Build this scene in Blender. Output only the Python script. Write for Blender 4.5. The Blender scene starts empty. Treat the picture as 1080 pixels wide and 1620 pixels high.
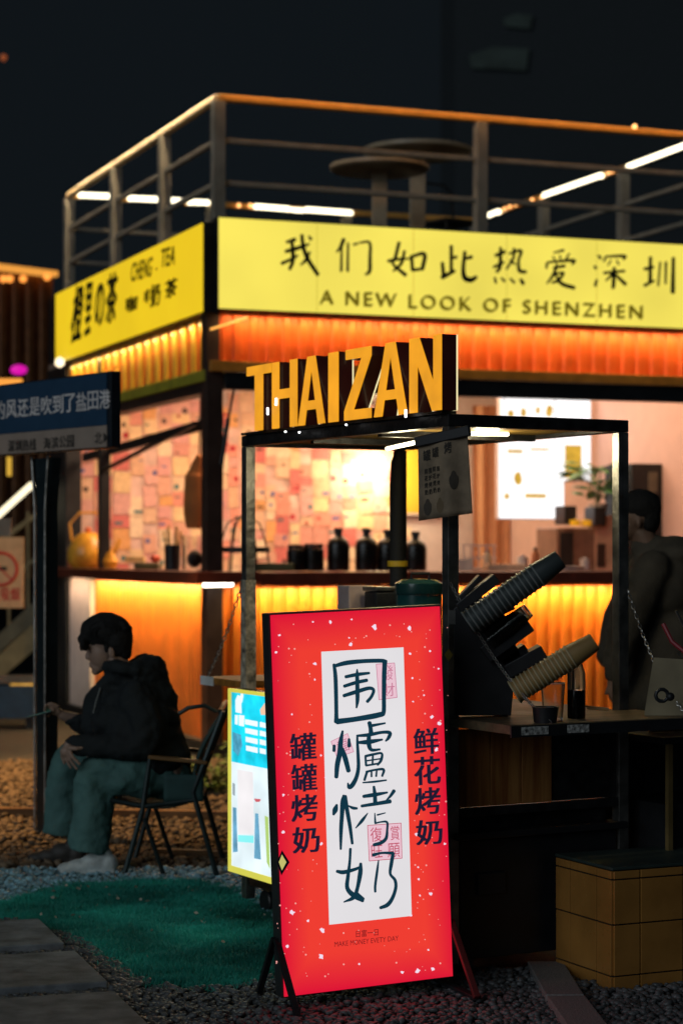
import bpy, bmesh, math, random
import numpy as np
from mathutils import Vector as V, Matrix
random.seed(7); rng = np.random.default_rng(7)
S = bpy.context.scene
C = S.collection
R = math.radians
# ------------------------------------------------------------------ camera
EYE = 1.54; F = 3336.0; HOR = 873.0           # eye height, focal length and horizon in photo pixels
cam_d = bpy.data.cameras.new('camera'); cam = bpy.data.objects.new('camera', cam_d); C.objects.link(cam)
cam.location = (0, 0, EYE); cam.rotation_euler = (R(90), 0, 0)
cam_d.sensor_fit = 'VERTICAL'; cam_d.sensor_height = 36; cam_d.sensor_width = 24
cam_d.lens = F * 36 / 1620
cam_d.shift_y = (HOR - 810) / 1620
cam_d.clip_start = .1; cam_d.clip_end = 1000
cam_d.dof.use_dof = True; cam_d.dof.focus_distance = 7.35; cam_d.dof.aperture_fstop = 2.7; cam_d.dof.aperture_blades = 0
S.camera = cam
# ------------------------------------------------------------------ night sky, one dim sun lamp added as soft fill
w = bpy.data.worlds.new('World'); S.world = w; w.use_nodes = True
bg = w.node_tree.nodes['Background']; bg.inputs[0].default_value = (.33, .47, .60, 1); bg.inputs[1].default_value = .0150
sd = bpy.data.lights.new('moon_fill', 'SUN'); sd.energy = .52; sd.angle = R(40); sd.color = (.82, .93, 1)
sun = bpy.data.objects.new('moon_fill', sd); C.objects.link(sun); sun.rotation_euler = (R(70), 0, R(-36))
vs = S.view_settings; vs.view_transform = 'Standard'; vs.look = 'None'; vs.exposure = 0; vs.gamma = 1
S.render.engine = 'CYCLES'
S.cycles.use_denoising = True
try: S.cycles.denoiser = 'OPENIMAGEDENOISE'
except Exception: pass
S.cycles.sample_clamp_indirect = 3; S.cycles.max_bounces = 8; S.cycles.caustics_reflective = False; S.cycles.caustics_refractive = False

# ------------------------------------------------------------------ materials
def lin(c):
    if isinstance(c, str): c = tuple(int(c[i:i+2], 16) for i in (0, 2, 4))
    return tuple(((x/255)/12.92 if x/255 <= .04045 else (((x/255)+.055)/1.055)**2.4) for x in c)
MATS = {}
def mat(name, col, rough=.6, metal=0, noise=8., var=.25, bump=.0, bscale=60., trans=0, ior=1.45, emis=None, es=1, coat=0):
    """principled material with broken up colour, gloss and relief"""
    if name in MATS: return MATS[name]
    m = bpy.data.materials.new(name); m.use_nodes = True; nt = m.node_tree; N = nt.nodes; L = nt.links
    p = N['Principled BSDF']
    if isinstance(col, str): col = lin(col)
    tc = N.new('ShaderNodeTexCoord')
    nz = N.new('ShaderNodeTexNoise'); nz.inputs['Scale'].default_value = noise; nz.inputs['Detail'].default_value = 6
    L.new(tc.outputs['Object'], nz.inputs['Vector'])
    cr = N.new('ShaderNodeValToRGB'); cr.color_ramp.elements[0].position = .3; cr.color_ramp.elements[1].position = .72
    a = tuple(x*(1-var) for x in col); b = tuple(min(1, x*(1+var)) for x in col)
    cr.color_ramp.elements[0].color = (*a, 1); cr.color_ramp.elements[1].color = (*b, 1)
    L.new(nz.outputs[0], cr.inputs[0]); L.new(cr.outputs[0], p.inputs['Base Color'])
    mr = N.new('ShaderNodeMapRange'); mr.inputs[3].default_value = max(.03, rough-.12); mr.inputs[4].default_value = min(1, rough+.12)
    L.new(nz.outputs[0], mr.inputs[0]); L.new(mr.outputs[0], p.inputs['Roughness'])
    p.inputs['Metallic'].default_value = metal; p.inputs['IOR'].default_value = ior
    p.inputs['Transmission Weight'].default_value = trans; p.inputs['Coat Weight'].default_value = coat
    if bump:
        n2 = N.new('ShaderNodeTexNoise'); n2.inputs['Scale'].default_value = bscale; n2.inputs['Detail'].default_value = 4
        L.new(tc.outputs['Object'], n2.inputs['Vector'])
        bn = N.new('ShaderNodeBump'); bn.inputs['Strength'].default_value = bump; bn.inputs['Distance'].default_value = .01
        L.new(n2.outputs[0], bn.inputs['Height']); L.new(bn.outputs[0], p.inputs['Normal'])
    if emis is not None:
        if isinstance(emis, str): emis = lin(emis)
        p.inputs['Emission Color'].default_value = (*emis, 1); p.inputs['Emission Strength'].default_value = es
    MATS[name] = m; return m
def wood(name, c1, c2, rough=.55, scale=1.0, axis='Z'):
    if name in MATS: return MATS[name]
    m = mat(name, c1, rough); nt = m.node_tree; N = nt.nodes; L = nt.links; p = N['Principled BSDF']
    mp = N.new('ShaderNodeMapping'); sc = [14*scale]*3; sc['XYZ'.index(axis)] = 1.1*scale; mp.inputs['Scale'].default_value = sc
    tc = N['Texture Coordinate']; nz = N.new('ShaderNodeTexNoise'); nz.inputs['Scale'].default_value = 2.2; nz.inputs['Detail'].default_value = 9; nz.inputs['Distortion'].default_value = .6
    L.new(tc.outputs['Object'], mp.inputs[0]); L.new(mp.outputs[0], nz.inputs['Vector'])
    cr = N.new('ShaderNodeValToRGB'); cr.color_ramp.elements[0].position = .32; cr.color_ramp.elements[1].position = .66
    cr.color_ramp.elements[0].color = (*lin(c1), 1); cr.color_ramp.elements[1].color = (*lin(c2), 1)
    L.new(nz.outputs[0], cr.inputs[0]); L.new(cr.outputs[0], p.inputs['Base Color'])
    bn = N.new('ShaderNodeBump'); bn.inputs['Strength'].default_value = .25; bn.inputs['Distance'].default_value = .004
    L.new(nz.outputs[0], bn.inputs['Height']); L.new(bn.outputs[0], p.inputs['Normal'])
    return m
def emit(name, col, es=1, var=.0, scale=2., base=.02):
    if name in MATS: return MATS[name]
    col = lin(col) if isinstance(col, str) else col
    m = mat(name, tuple(base for _ in range(3)), .35, emis=col, es=es, var=.05)
    if var:
        nt = m.node_tree; N = nt.nodes; L = nt.links; p = N['Principled BSDF']
        nz = N.new('ShaderNodeTexNoise'); nz.inputs['Scale'].default_value = scale; nz.inputs['Detail'].default_value = 2
        L.new(N['Texture Coordinate'].outputs['Object'], nz.inputs['Vector'])
        mr = N.new('ShaderNodeMapRange'); mr.inputs[1].default_value = .3; mr.inputs[2].default_value = .7
        mr.inputs[3].default_value = es*(1-var); mr.inputs[4].default_value = es*(1+var)
        L.new(nz.outputs[0], mr.inputs[0]); L.new(mr.outputs[0], p.inputs['Emission Strength'])
    return m
def glass(name, col=(.95, .97, .97), rough=.05):
    return mat(name, col, rough, trans=1, ior=1.3, var=.02)

# ------------------------------------------------------------------ geometry
def tag(o, label=None, cat=None, group=None, kind=None):
    if label: o['label'] = label
    if cat: o['category'] = cat
    if group: o['group'] = group
    if kind: o['kind'] = kind
    return o
def thing(name, label, cat, loc=(0, 0, 0), rz=0, group=None, rot=None):
    o = bpy.data.objects.new(name, None); o.empty_display_size = .1; C.objects.link(o)
    o.location = loc; o.rotation_euler = rot if rot else (0, 0, rz)
    return tag(o, label, cat, group)
def P(px, py, Y):
    return V(((px-540)*Y/F, Y, EYE-(py-HOR)*Y/F))
def world_m(o):
    return Matrix.Translation(o.location) @ o.rotation_euler.to_matrix().to_4x4()
def on(o, px, py, axis, val):
    """where the sight line of a photo pixel meets a plane local[axis]=val of thing o, in o's own coordinates"""
    mi = world_m(o).inverted(); a = mi @ V((0, 0, EYE)); d = (mi @ P(px, py, 1.0)) - a
    return a + d*((val-a[axis])/d[axis])
class MB:
    def __init__(s): s.v = []; s.f = []
    def add(s, vs, fs):
        n = len(s.v); s.v += [tuple(v) for v in vs]; s.f += [tuple(i+n for i in f) for f in fs]; return s
    def box(s, x0, x1, y0, y1, z0, z1):
        return s.add([(x0,y0,z0),(x1,y0,z0),(x1,y1,z0),(x0,y1,z0),(x0,y0,z1),(x1,y0,z1),(x1,y1,z1),(x0,y1,z1)],
                     [(3,2,1,0),(4,5,6,7),(0,1,5,4),(1,2,6,5),(2,3,7,6),(3,0,4,7)])
    def bar(s, p0, p1, wd, ht, up=(0, 0, 1)):
        p0 = V(p0); p1 = V(p1); d = (p1-p0).normalized(); u = V(up); sd_ = d.cross(u)
        if sd_.length < 1e-4: sd_ = d.cross(V((0, 1, 0)))
        sd_.normalize(); u = sd_.cross(d); a = sd_*wd/2; b = u*ht/2
        return s.add([p0-a-b,p0+a-b,p0+a+b,p0-a+b,p1-a-b,p1+a-b,p1+a+b,p1-a+b],
                     [(0,1,2,3),(7,6,5,4),(4,5,1,0),(5,6,2,1),(6,7,3,2),(7,4,0,3)])
    def cone(s, p0, p1, r0, r1=None, n=12, cap=True):
        r1 = r0 if r1 is None else r1; p0 = V(p0); p1 = V(p1); d = (p1-p0)
        d = d.normalized() if d.length > 1e-9 else V((0,0,1))
        a = d.cross(V((0, 0, 1)));
        if a.length < 1e-3: a = d.cross(V((1, 0, 0)))
        a.normalize(); b = d.cross(a)
        vs_ = []
        for p, r in ((p0, r0), (p1, r1)):
            for k in range(n):
                t = 2*math.pi*k/n; vs_.append(p+a*(r*math.cos(t))+b*(r*math.sin(t)))
        fs = [(k, (k+1) % n, n+(k+1) % n, n+k) for k in range(n)]
        if cap: fs += [tuple(range(n-1, -1, -1)), tuple(range(n, 2*n))]
        return s.add(vs_, fs)
    def tube(s, pts, r, n=8, closed=False):
        pts = [V(p) for p in pts]; m = len(pts); vs_ = []; fs = []
        prev = None
        for i in range(m):
            if closed: d = pts[(i+1) % m]-pts[i-1]
            else: d = pts[min(i+1, m-1)]-pts[max(i-1, 0)]
            d.normalize()
            a = d.cross(V((0, 0, 1))) if prev is None else prev - d*prev.dot(d)
            if a.length < 1e-3: a = d.cross(V((1, 0.2, 0)))
            a.normalize(); prev = a; b = d.cross(a); rr = r[i] if isinstance(r, (list, tuple)) else r
            for k in range(n):
                t = 2*math.pi*k/n; vs_.append(pts[i]+a*(rr*math.cos(t))+b*(rr*math.sin(t)))
        for i in range(m if closed else m-1):
            j = (i+1) % m
            for k in range(n): fs.append((i*n+k, i*n+(k+1) % n, j*n+(k+1) % n, j*n+k))
        if not closed: fs += [tuple(range(n-1, -1, -1)), tuple(range((m-1)*n, m*n))]
        return s.add(vs_, fs)
    def lathe(s, prof, c=(0, 0, 0), n=20, axis=None):
        c = V(c); ax = V(axis).normalized() if axis is not None else V((0, 0, 1))
        a = ax.cross(V((0, 1, 0)));
        if a.length < 1e-3: a = ax.cross(V((1, 0, 0)))
        a.normalize(); b = ax.cross(a); vs_ = []; fs = []
        for (r, z) in prof:
            for k in range(n):
                t = 2*math.pi*k/n; vs_.append(c+ax*z+a*(r*math.cos(t))+b*(r*math.sin(t)))
        m = len(prof)
        for i in range(m-1):
            for k in range(n): fs.append((i*n+(k+1) % n, i*n+k, (i+1)*n+k, (i+1)*n+(k+1) % n))
        return s.add(vs_, fs)
    def ball(s, c, rx, ry=None, rz=None, sub=2, rot=None):
        ry = rx if ry is None else ry; rz = rx if rz is None else rz
        bm = bmesh.new(); bmesh.ops.create_icosphere(bm, subdivisions=sub, radius=1)
        M_ = Matrix.Diagonal((rx, ry, rz)); M_ = rot @ M_ if rot else M_
        s.add([V(c)+(M_ @ v.co) for v in bm.verts], [tuple(v.index for v in f.verts) for f in bm.faces]); bm.free(); return s
    def limb(s, pts):
        """chain of tapered capsules: (point, radius)"""
        for i, (p, r) in enumerate(pts):
            s.ball(p, r)
            if i: q, rq = pts[i-1]; s.cone(q, p, rq, r, 16)
        return s
    def prism(s, poly, fn, d0, d1):
        """polygon in (u,v), fn(u,v,d) -> point"""
        n = len(poly); vs_ = [fn(u, v_, d0) for u, v_ in poly]+[fn(u, v_, d1) for u, v_ in poly]
        fs = [tuple(range(n)), tuple(range(2*n-1, n-1, -1))]+[(k, k+n, (k+1) % n+n, (k+1) % n) for k in range(n)]
        return s.add(vs_, fs)
    def build(s, name, m, parent=None, smooth=False, bev=0, label=None, loc=None):
        me = bpy.data.meshes.new(name); me.from_pydata(s.v, [], s.f); me.validate(); me.update()
        bm = bmesh.new(); bm.from_mesh(me); bmesh.ops.recalc_face_normals(bm, faces=bm.faces); bm.to_mesh(me); bm.free()
        if m: me.materials.append(m)
        o = bpy.data.objects.new(name, me); C.objects.link(o); o.parent = parent
        if loc is not None: o.location = loc
        if smooth:
            for p in me.polygons: p.use_smooth = True
            try: me.set_sharp_from_angle(angle=R(40))
            except Exception: pass
        if bev:
            b = o.modifiers.new('bevel', 'BEVEL'); b.width = bev; b.segments = 2; b.limit_method = 'ANGLE'
        if label: o['label'] = label
        return o
def blob(mb, name, m, parent, vox=.01, smooth=6, fold=0, fscale=.12):
    o = mb.build(name, m, parent)
    r = o.modifiers.new('remesh', 'REMESH'); r.mode = 'VOXEL'; r.voxel_size = vox; r.use_smooth_shade = True
    q = o.modifiers.new('smooth', 'SMOOTH'); q.factor = .5; q.iterations = smooth
    if fold:
        t = bpy.data.textures.new(name, 'CLOUDS'); t.noise_scale = fscale; t.noise_depth = 2
        d = o.modifiers.new('folds', 'DISPLACE'); d.texture = t; d.strength = fold; d.mid_level = .5; d.texture_coords = 'GLOBAL'
    return o
def copy_tree(o, parent=None):
    c = o.copy(); C.objects.link(c); c.parent = parent
    for ch in list(o.children): copy_tree(ch, c)
    return c
def catmull(pts, n=5):
    pts = [np.array(p, float) for p in pts]
    if len(pts) < 3: return [pts[0]+(pts[1]-pts[0])*t for t in np.linspace(0, 1, n+1)]
    out = []; q = [2*pts[0]-pts[1]]+pts+[2*pts[-1]-pts[-2]]
    for i in range(1, len(q)-2):
        for k in range(n):
            t = k/n; a, b, c, d = q[i-1:i+3]
            out.append(.5*((2*b)+(c-a)*t+(2*a-5*b+4*c-d)*t*t+(3*b-a-3*c+d)*t**3))
    out.append(pts[-1]); return out
def strokes(mb, sts, fn, scale=1.0, step=.00012):
    """brush strokes [(x,y,width)...] -> flat ribbons with rounded ends; fn(x,y,lift) -> point"""
    for j, st in enumerate(sts):
        q = catmull(st); lift = step*(j % 9); ring = []; L_ = []; R_ = []
        for i, p in enumerate(q):
            d = (q[min(i+1, len(q)-1)]-q[max(i-1, 0)])[:2]; d = d/(np.hypot(*d)+1e-9); nrm = np.array([-d[1], d[0]])
            h = max(2, p[2])/2*scale
            L_.append(p[:2]+nrm*h); R_.append(p[:2]-nrm*h)
            if i == 0: d0 = d; h0 = h
            d1 = d; h1 = h
        def capp(c, d, h, sgn):
            nrm = np.array([-d[1], d[0]]); return [c+sgn*(d*math.sin(t)*h*.8)+nrm*math.cos(t)*h*sgn for t in (R(35), R(90), R(145))]
        end = capp(q[-1][:2], d1, h1, 1); start = capp(q[0][:2], d0, h0, -1)
        vs_ = [fn(*p, lift) for p in L_]+[fn(*p, lift) for p in R_]; n = len(L_)
        fs = [(i, i+1, n+i+1, n+i) for i in range(n-1)]
        b = len(vs_); vs_ += [fn(*p, lift) for p in end]; fs.append((n-1, b, b+1, b+2, 2*n-1))
        b = len(vs_); vs_ += [fn(*p, lift) for p in start]; fs.append((n, b, b+1, b+2, 0))
        mb.add(vs_, fs)
    return mb
def text_mesh(txt, bold=0., spacing=1.):
    cu = bpy.data.curves.new('t', 'FONT'); cu.body = txt; cu.offset = bold; cu.space_character = spacing; cu.resolution_u = 3
    o = bpy.data.objects.new('t', cu); C.objects.link(o)
    dg = bpy.context.evaluated_depsgraph_get(); me = o.evaluated_get(dg).to_mesh()
    vs_ = [(v.co.x, v.co.y) for v in me.vertices]; fs = [tuple(p.vertices) for p in me.polygons]
    o.evaluated_get(dg).to_mesh_clear(); bpy.data.objects.remove(o); bpy.data.curves.remove(cu)
    if not vs_: return [], []
    xs = [v[0] for v in vs_]; ys = [v[1] for v in vs_]; x0, x1, y0, y1 = min(xs), max(xs), min(ys), max(ys)
    return [((x-x0)/(x1-x0+1e-9), (y-y0)/(y1-y0+1e-9)) for x, y in vs_], fs
def put_text(mb, txt, quad, fn, bold=0., spacing=1., by=None):
    """fits text into quad (TL,TR,BR,BL) of plane coordinates; fn(u,v,lift)->point; bold = heavier strokes by overprinting"""
    vs_, fs = text_mesh(txt, 0, spacing); tl, tr, br, bl = [np.array(q, float) for q in quad]; n = max(1, len(txt))
    by = bold*.5 if by is None else by
    for k, (sx, sy) in enumerate(((0, 0), (1, 1), (-1, -1), (1, -1), (-1, 1)) if bold else ((0, 0),)):
        mb.add([fn(*((bl*(1-x)+br*x)*(1-y)+(tl*(1-x)+tr*x)*y), .00012*k) for x, y in ((a+sx*bold/n, b_+sy*by) for a, b_ in vs_)], fs)
    return mb
def put_line(txt, quad, fn, name, m, parent, bold=0., spacing=1.):
    """a line of lettering, every letter a part of its own"""
    tl, tr, br, bl = [np.array(q, float) for q in quad]
    if ord(txt[0]) > 255:
        n = len(txt)
        for k, ch in enumerate(txt):
            a = k/n+.06/n; b_ = (k+1)/n-.06/n
            put_text(MB(), ch, [tl+(tr-tl)*a, tl+(tr-tl)*b_, bl+(br-bl)*b_, bl+(br-bl)*a], fn, bold).build(name, m, parent)
        return
    vs_, fs = text_mesh(txt, 0, spacing); par = list(range(len(vs_)))
    def find(i):
        while par[i] != i: par[i] = par[par[i]]; i = par[i]
        return i
    for f in fs:
        for i in f[1:]: par[find(i)] = find(f[0])
    comp = {}
    for f in fs: comp.setdefault(find(f[0]), []).append(f)
    for fl in comp.values():
        mb = MB(); ids = sorted({i for f in fl for i in f}); mp_ = {i: k for k, i in enumerate(ids)}
        for k, (sx, sy) in enumerate(((0, 0), (1, 1), (-1, -1)) if bold else ((0, 0),)):
            pts = []
            for i in ids: x = vs_[i][0]+sx*bold/len(txt); y = vs_[i][1]+sy*bold; pts.append(fn(*((bl*(1-x)+br*x)*(1-y)+(tl*(1-x)+tr*x)*y), .00012*k))
            mb.add(pts, [tuple(mp_[i] for i in f) for f in fl])
        mb.build(name, m, parent)

# common materials
M = dict(
 dark=mat('dark_steel', (.02, .022, .025), .45, .3, var=.3, bump=.15),
 steel=mat('worn_steel', (.30, .29, .27), .34, .9, noise=14, var=.45, bump=.2, bscale=40),
 blackp=mat('black_plastic', (.015, .015, .017), .4, var=.3),
 brown=mat('brown_painted_steel', (.05, .028, .022), .5, var=.3, bump=.2),
 fascia=mat('red_orange_corrugated_steel', (.74, .13, .02), .45, .05, noise=5, var=.18, bump=.12, bscale=25),
 rail=mat('rail_paint', (.34, .30, .24), .5, .1, var=.2, bump=.1),
 orangew=mat('orange_corrugated_steel', (.80, .20, .018), .45, .05, noise=5, var=.16, bump=.12, bscale=25),
 white=mat('white_wall', (.70, .60, .56), .7, var=.08, bump=.1),
 chain=mat('chain_steel', (.55, .52, .48), .35, .9, var=.5),
)
# ================================================================== the ground
def ground_mat():
    m = mat('dark_gravel_earth', (.045, .042, .04), .85, var=.5, noise=30, bump=1.0, bscale=70)
    return m
g = MB(); g.add([(-300, -40, 0), (300, -40, 0), (300, 500, 0), (-300, 500, 0)], [(0, 1, 2, 3)])
tag(g.build('ground', ground_mat()), 'dark gravelly ground of the market yard', kind='structure')
# pebbles: one stuff object per kind
def pebbles(name, pts, rmin, rmax, m, label, z=0.0):
    bm = bmesh.new(); bmesh.ops.create_icosphere(bm, subdivisions=1, radius=1)
    bv = np.array([v.co[:] for v in bm.verts]); bf = np.array([[v.index for v in f.verts] for f in bm.faces]); bm.free()
    n = len(pts); pts = np.array(pts); s = rng.uniform(rmin, rmax, n)
    sc = np.stack([s*rng.uniform(.8, 1.5, n), s*rng.uniform(.7, 1.2, n), s*rng.uniform(.45, .8, n)], 1)
    a = rng.uniform(0, 2*math.pi, n); t = rng.uniform(-.5, .5, n)
    vv = bv[None]*sc[:, None]*(1+rng.uniform(-.16, .16, (n, len(bv), 1)))
    x, y, z_ = vv[..., 0], vv[..., 1], vv[..., 2]
    z2 = z_*np.cos(t)[:, None]+x*np.sin(t)[:, None]; x2 = x*np.cos(t)[:, None]-z_*np.sin(t)[:, None]
    X = x2*np.cos(a)[:, None]-y*np.sin(a)[:, None]+pts[:, 0:1]; Y_ = x2*np.sin(a)[:, None]+y*np.cos(a)[:, None]+pts[:, 1:2]
    Z_ = z2+s[:, None]*.35+z+rng.uniform(0, 1, (n, 1))*s[:, None]*.7
    co = np.stack([X, Y_, Z_], 2).reshape(-1, 3); fi = (bf[None]+(np.arange(n)*len(bv))[:, None, None]).reshape(-1)
    me = bpy.data.meshes.new(name); me.vertices.add(len(co)); me.vertices.foreach_set('co', co.ravel())
    nf = len(fi)//3; me.loops.add(nf*3); me.loops.foreach_set('vertex_index', fi); me.polygons.add(nf)
    me.polygons.foreach_set('loop_start', np.arange(nf)*3); me.polygons.foreach_set('loop_total', np.full(nf, 3)); me.update(); me.validate()
    me.materials.append(m); o = bpy.data.objects.new(name, me); C.objects.link(o); return tag(o, label, kind='stuff')
turf_poly = [(-1.95, 9.1), (-1.49, 9.22), (-1.286, 9.62), (-.859, 9.80), (-.58, 9.66), (-.387, 9.22), (-.258, 8.6), (-.214, 7.94), (-.271, 7.56), (-.464, 7.40), (-.673, 7.48), (-.785, 7.72), (-.951, 8.13), (-1.117, 8.46), (-1.43, 8.80), (-1.95, 8.8)]
def inside(x, y, poly):
    c = False; n = len(poly)
    for i in range(n):
        x1, y1 = poly[i]; x2, y2 = poly[(i+1) % n]
        if (y1 > y) != (y2 > y) and x < (x2-x1)*(y-y1)/(y2-y1)+x1: c = not c
    return c
tp = [tuple(p) for p in catmull([p for p in turf_poly]+[turf_poly[0]], 4)[:-1]]
def scatter(n, x0, x1, y0, y1, ok=lambda x, y: True):
    out = []
    while len(out) < n:
        x = rng.uniform(x0, x1); y = rng.uniform(y0, y1)
        if ok(x, y): out.append((x, y))
    return out
peb = mat('basalt_pebbles', (.10, .105, .11), .42, noise=24, var=.6)
peb2 = mat('brown_gravel', (.17, .12, .075), .8, noise=16, var=.6)
u_p = V((.95, .31, 0)); v_p = V((.31, -.95, 0))
slabs = [(V((-1.235, 8.62, 0)), .56), (V((-1.0, 7.93, 0)), .60), (V((-.775, 7.20, 0)), .60)]     # far right corner, depth
def on_slab(x, y):
    for c, dpt in slabs:
        d = V((x, y, 0))-c; a = d.dot(u_p); b = d.dot(v_p)
        if a < .0 and -0.0 < b < dpt: return True
    return False
pebbles('pebbles', scatter(7600, -1.35, 1.5, 6.6, 7.75, lambda x, y: not inside(x, y, tp) and not on_slab(x, y)), .008, .017, peb, 'dark wet looking pebbles in front of the red sign')
pebbles('pebbles', scatter(3000, -1.9, -.7, 7.2, 9.0, lambda x, y: not inside(x, y, tp) and not on_slab(x, y) and x > -1.9), .008, .017, peb, 'dark pebbles between the paving slabs and the turf')
pebbles('pebbles', scatter(5200, -2.1, .1, 7.7, 10.3, lambda x, y: not inside(x, y, tp) and (y > 9.0 or x > -.45) and y < 10.22-.10*(x+1)**2 and x < .02), .009, .019, mat('cyan_lit_pebbles', (.26, .46, .54), .4, noise=24, var=.6), 'pale border pebbles tinted cyan as if lit, round the far edge of the green turf')  # lightbox's cyan glow is put into the pebble colour
pebbles('gravel', scatter(13000, -3.2, .4, 10.2, 15.4), .010, .026, peb2, 'brown gravel and leaf litter behind the seated man')
# turf mat and its blades
b = MB(); b.prism(tp, lambda u, v_, d: (-1.0+(u+1.0)*.98, 8.5+(v_-8.5)*.97, d), .0, .008)
tag(b.build('turf_base', mat('turf_backing', (.006, .05, .028), .9, var=.3)), 'low green artificial turf mat with rounded outline', kind='structure')
def blades(n):
    pts = np.array(scatter(n, -1.98, -.15, 7.28, 9.92, lambda x, y: inside(x+rng.normal(0, .035), y+rng.normal(0, .045), tp)))
    h = rng.uniform(.009, .022, n); a = rng.uniform(0, 2*math.pi, n); wv = .0016; lean = rng.normal(0, .010, (n, 2))
    clump = .006*np.sin(pts[:, 0]*19+np.sin(pts[:, 1]*13)*2)+.005*np.sin(pts[:, 1]*31+pts[:, 0]*7); h = np.clip(h+clump*.7, .006, .032)
    dx = np.cos(a)*wv; dy = np.sin(a)*wv
    p0 = np.stack([pts[:, 0]-dx, pts[:, 1]-dy, np.full(n, .011)], 1); p1 = np.stack([pts[:, 0]+dx, pts[:, 1]+dy, np.full(n, .011)], 1)
    p2 = np.stack([pts[:, 0]+lean[:, 0], pts[:, 1]+lean[:, 1], .011+h], 1)
    co = np.stack([p0, p1, p2], 1).reshape(-1, 3); me = bpy.data.meshes.new('grass')
    me.vertices.add(3*n); me.vertices.foreach_set('co', co.ravel()); me.loops.add(3*n); me.loops.foreach_set('vertex_index', np.arange(3*n))
    me.polygons.add(n); me.polygons.foreach_set('loop_start', np.arange(n)*3); me.polygons.foreach_set('loop_total', np.full(n, 3)); me.update()
    me.materials.append(mat('turf_green', (.026, .36, .28), .5, noise=2.2, var=.6)); o = bpy.data.objects.new('grass', me); C.objects.link(o)
    tag(o, 'short bright green artificial grass blades of the turf mat', kind='stuff')
blades(120000)
lb = MB()
for i in range(46):
    x, y = scatter(1, -1.6, -.3, 7.45, 9.6, lambda x, y: inside(x, y, tp))[0]; a = rng.uniform(0, 6.28); s_ = rng.uniform(.006, .016); z_ = .035
    lb.add([(x, y, z_), (x+s_*math.cos(a), y+s_*math.sin(a), z_+.008), (x+s_*1.8*math.cos(a+.4), y+s_*1.8*math.sin(a+.4), z_+.002), (x+s_*math.cos(a+.9), y+s_*math.sin(a+.9), z_-.004)], [(0, 1, 2, 3)])
tag(lb.build('leaf_litter', mat('dry_leaf', (.35, .33, .26), .7)), 'pale bits of dry leaf scattered on the turf', kind='stuff')
# paving slabs
path = MB(); path.add([(-2.4, 6.4, .003), (-.8, 6.4, .003), (-.8, 6.9, .003), (-1.3, 8.5, .003), (-2.4, 8.5, .003)], [(0, 1, 2, 3, 4)])
path = path.build('path', ground_mat()); tag(path, 'stepping path of grey slabs at the lower left', kind='structure')
slab_m = mat('grey_granite', (.20, .215, .23), .75, noise=11, var=.45, bump=.5, bscale=300)
for c, dpt in slabs:
    b = MB(); q = [c, c+v_p*dpt, c+v_p*dpt-u_p*1.1, c-u_p*1.1]
    b.prism([(p.x, p.y) for p in q], lambda u, v_, d: (u, v_, d), .004, .042); b.build('paver', slab_m, path, bev=.006)
# boards set into the gravel at the lower right, timber edgings behind the man
edg_m = mat('grey_kerb', (.20, .19, .185), .75, noise=120, var=.35, bump=.4, bscale=200)
for (x0, y0, x1, y1, lab) in ((.745, 7.72, .755, 7.14, 'grey kerb plank lying in the gravel, far piece by the tiled block'), (.757, 7.12, .79, 6.45, 'grey kerb plank lying in the gravel, near piece at the frame bottom')):
    tag(MB().bar((x0, y0, .017), (x1, y1, .017), .13, .05).build('kerb_plank', edg_m, bev=.004), lab, 'plank', 'kerb planks in the gravel')
tm = wood('edging_wood', '5a3c22', '8a6238', .7, axis='X')
for (a, b_, lab) in (((-3.0, 12.2, .03), (-1.52, 12.2, .03), 'timber edging strip behind the street sign pole'), ((-1.5, 12.15, .03), (-.3, 12.0, .03), 'timber edging strip behind the folding chair'), ((-.93, 10.6, .02), (-.55, 10.5, .02), 'short timber strip on the ground by the chair legs')):
    tag(MB().bar(a, b_, .05, .06).build('edging_strip', tm, bev=.004), lab, 'edging')

# ================================================================== container booth
BO = thing('container_booth', 'orange corrugated container booth with lit yellow signs and roof terrace', 'booth', (-.912, 15.6, 0), math.atan2(.3595, .933))
LX, LY = 4.5, 5.35
def corr(length, z0, z1, per=.105, dep=.022):
    """corrugated sheet along u, outer face d=0 towards -; returns list (u,d)"""
    pts = []; u = 0
    while u < length:
        for du, d in ((0, 0), (.30, 0), (.42, dep), (.80, dep), (.92, 0)):
            if u+du*per < length: pts.append((u+du*per, d))
        u += per
    pts.append((length, 0)); return pts
def corr_sheet(fn, length, z0, z1, per=.105, dep=.024, th=.02):
    pr = corr(length, z0, z1, per, dep); b = MB(); n = len(pr); vs_ = []
    for u, d in pr: vs_ += [fn(u, d, z0), fn(u, d, z1), fn(u, d+th, z0), fn(u, d+th, z1)]
    fs = []
    for i in range(n-1): a = 4*i; c = a+4; fs += [(a, c, c+1, a+1), (a+3, c+3, c+2, a+2), (a+1, c+1, c+3, a+3), (a+2, c+2, c, a)]
    return b.add(vs_, fs)
front = lambda u, d, z: (u, d, z)          # right hand face of the booth, outward is -y
left = lambda u, d, z: (d, u, z)           # left hand face, outward is -x
zc0, zc1 = 1.31, 1.395
# lower walls
corr_sheet(lambda u, d, z: front(u+.03, d+.02, z), LX-.03, .12, zc0).build('lower_wall', M['orangew'], BO)
corr_sheet(lambda u, d, z: left(u+.05, d+.02, z), 3.66, .12, zc0).build('lower_wall', M['orangew'], BO)
MB().box(-.02, .06, 3.72, 4.5, .1, zc0).build('white_panel', M['white'], BO, bev=.005)
MB().box(-.06, LX, -.06, LY, 0, .12).build('base', M['dark'], BO)
MB().box(.06, LX-.02, .06, LY-.02, .121, .16).build('floor', M['brown'], BO)
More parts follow.
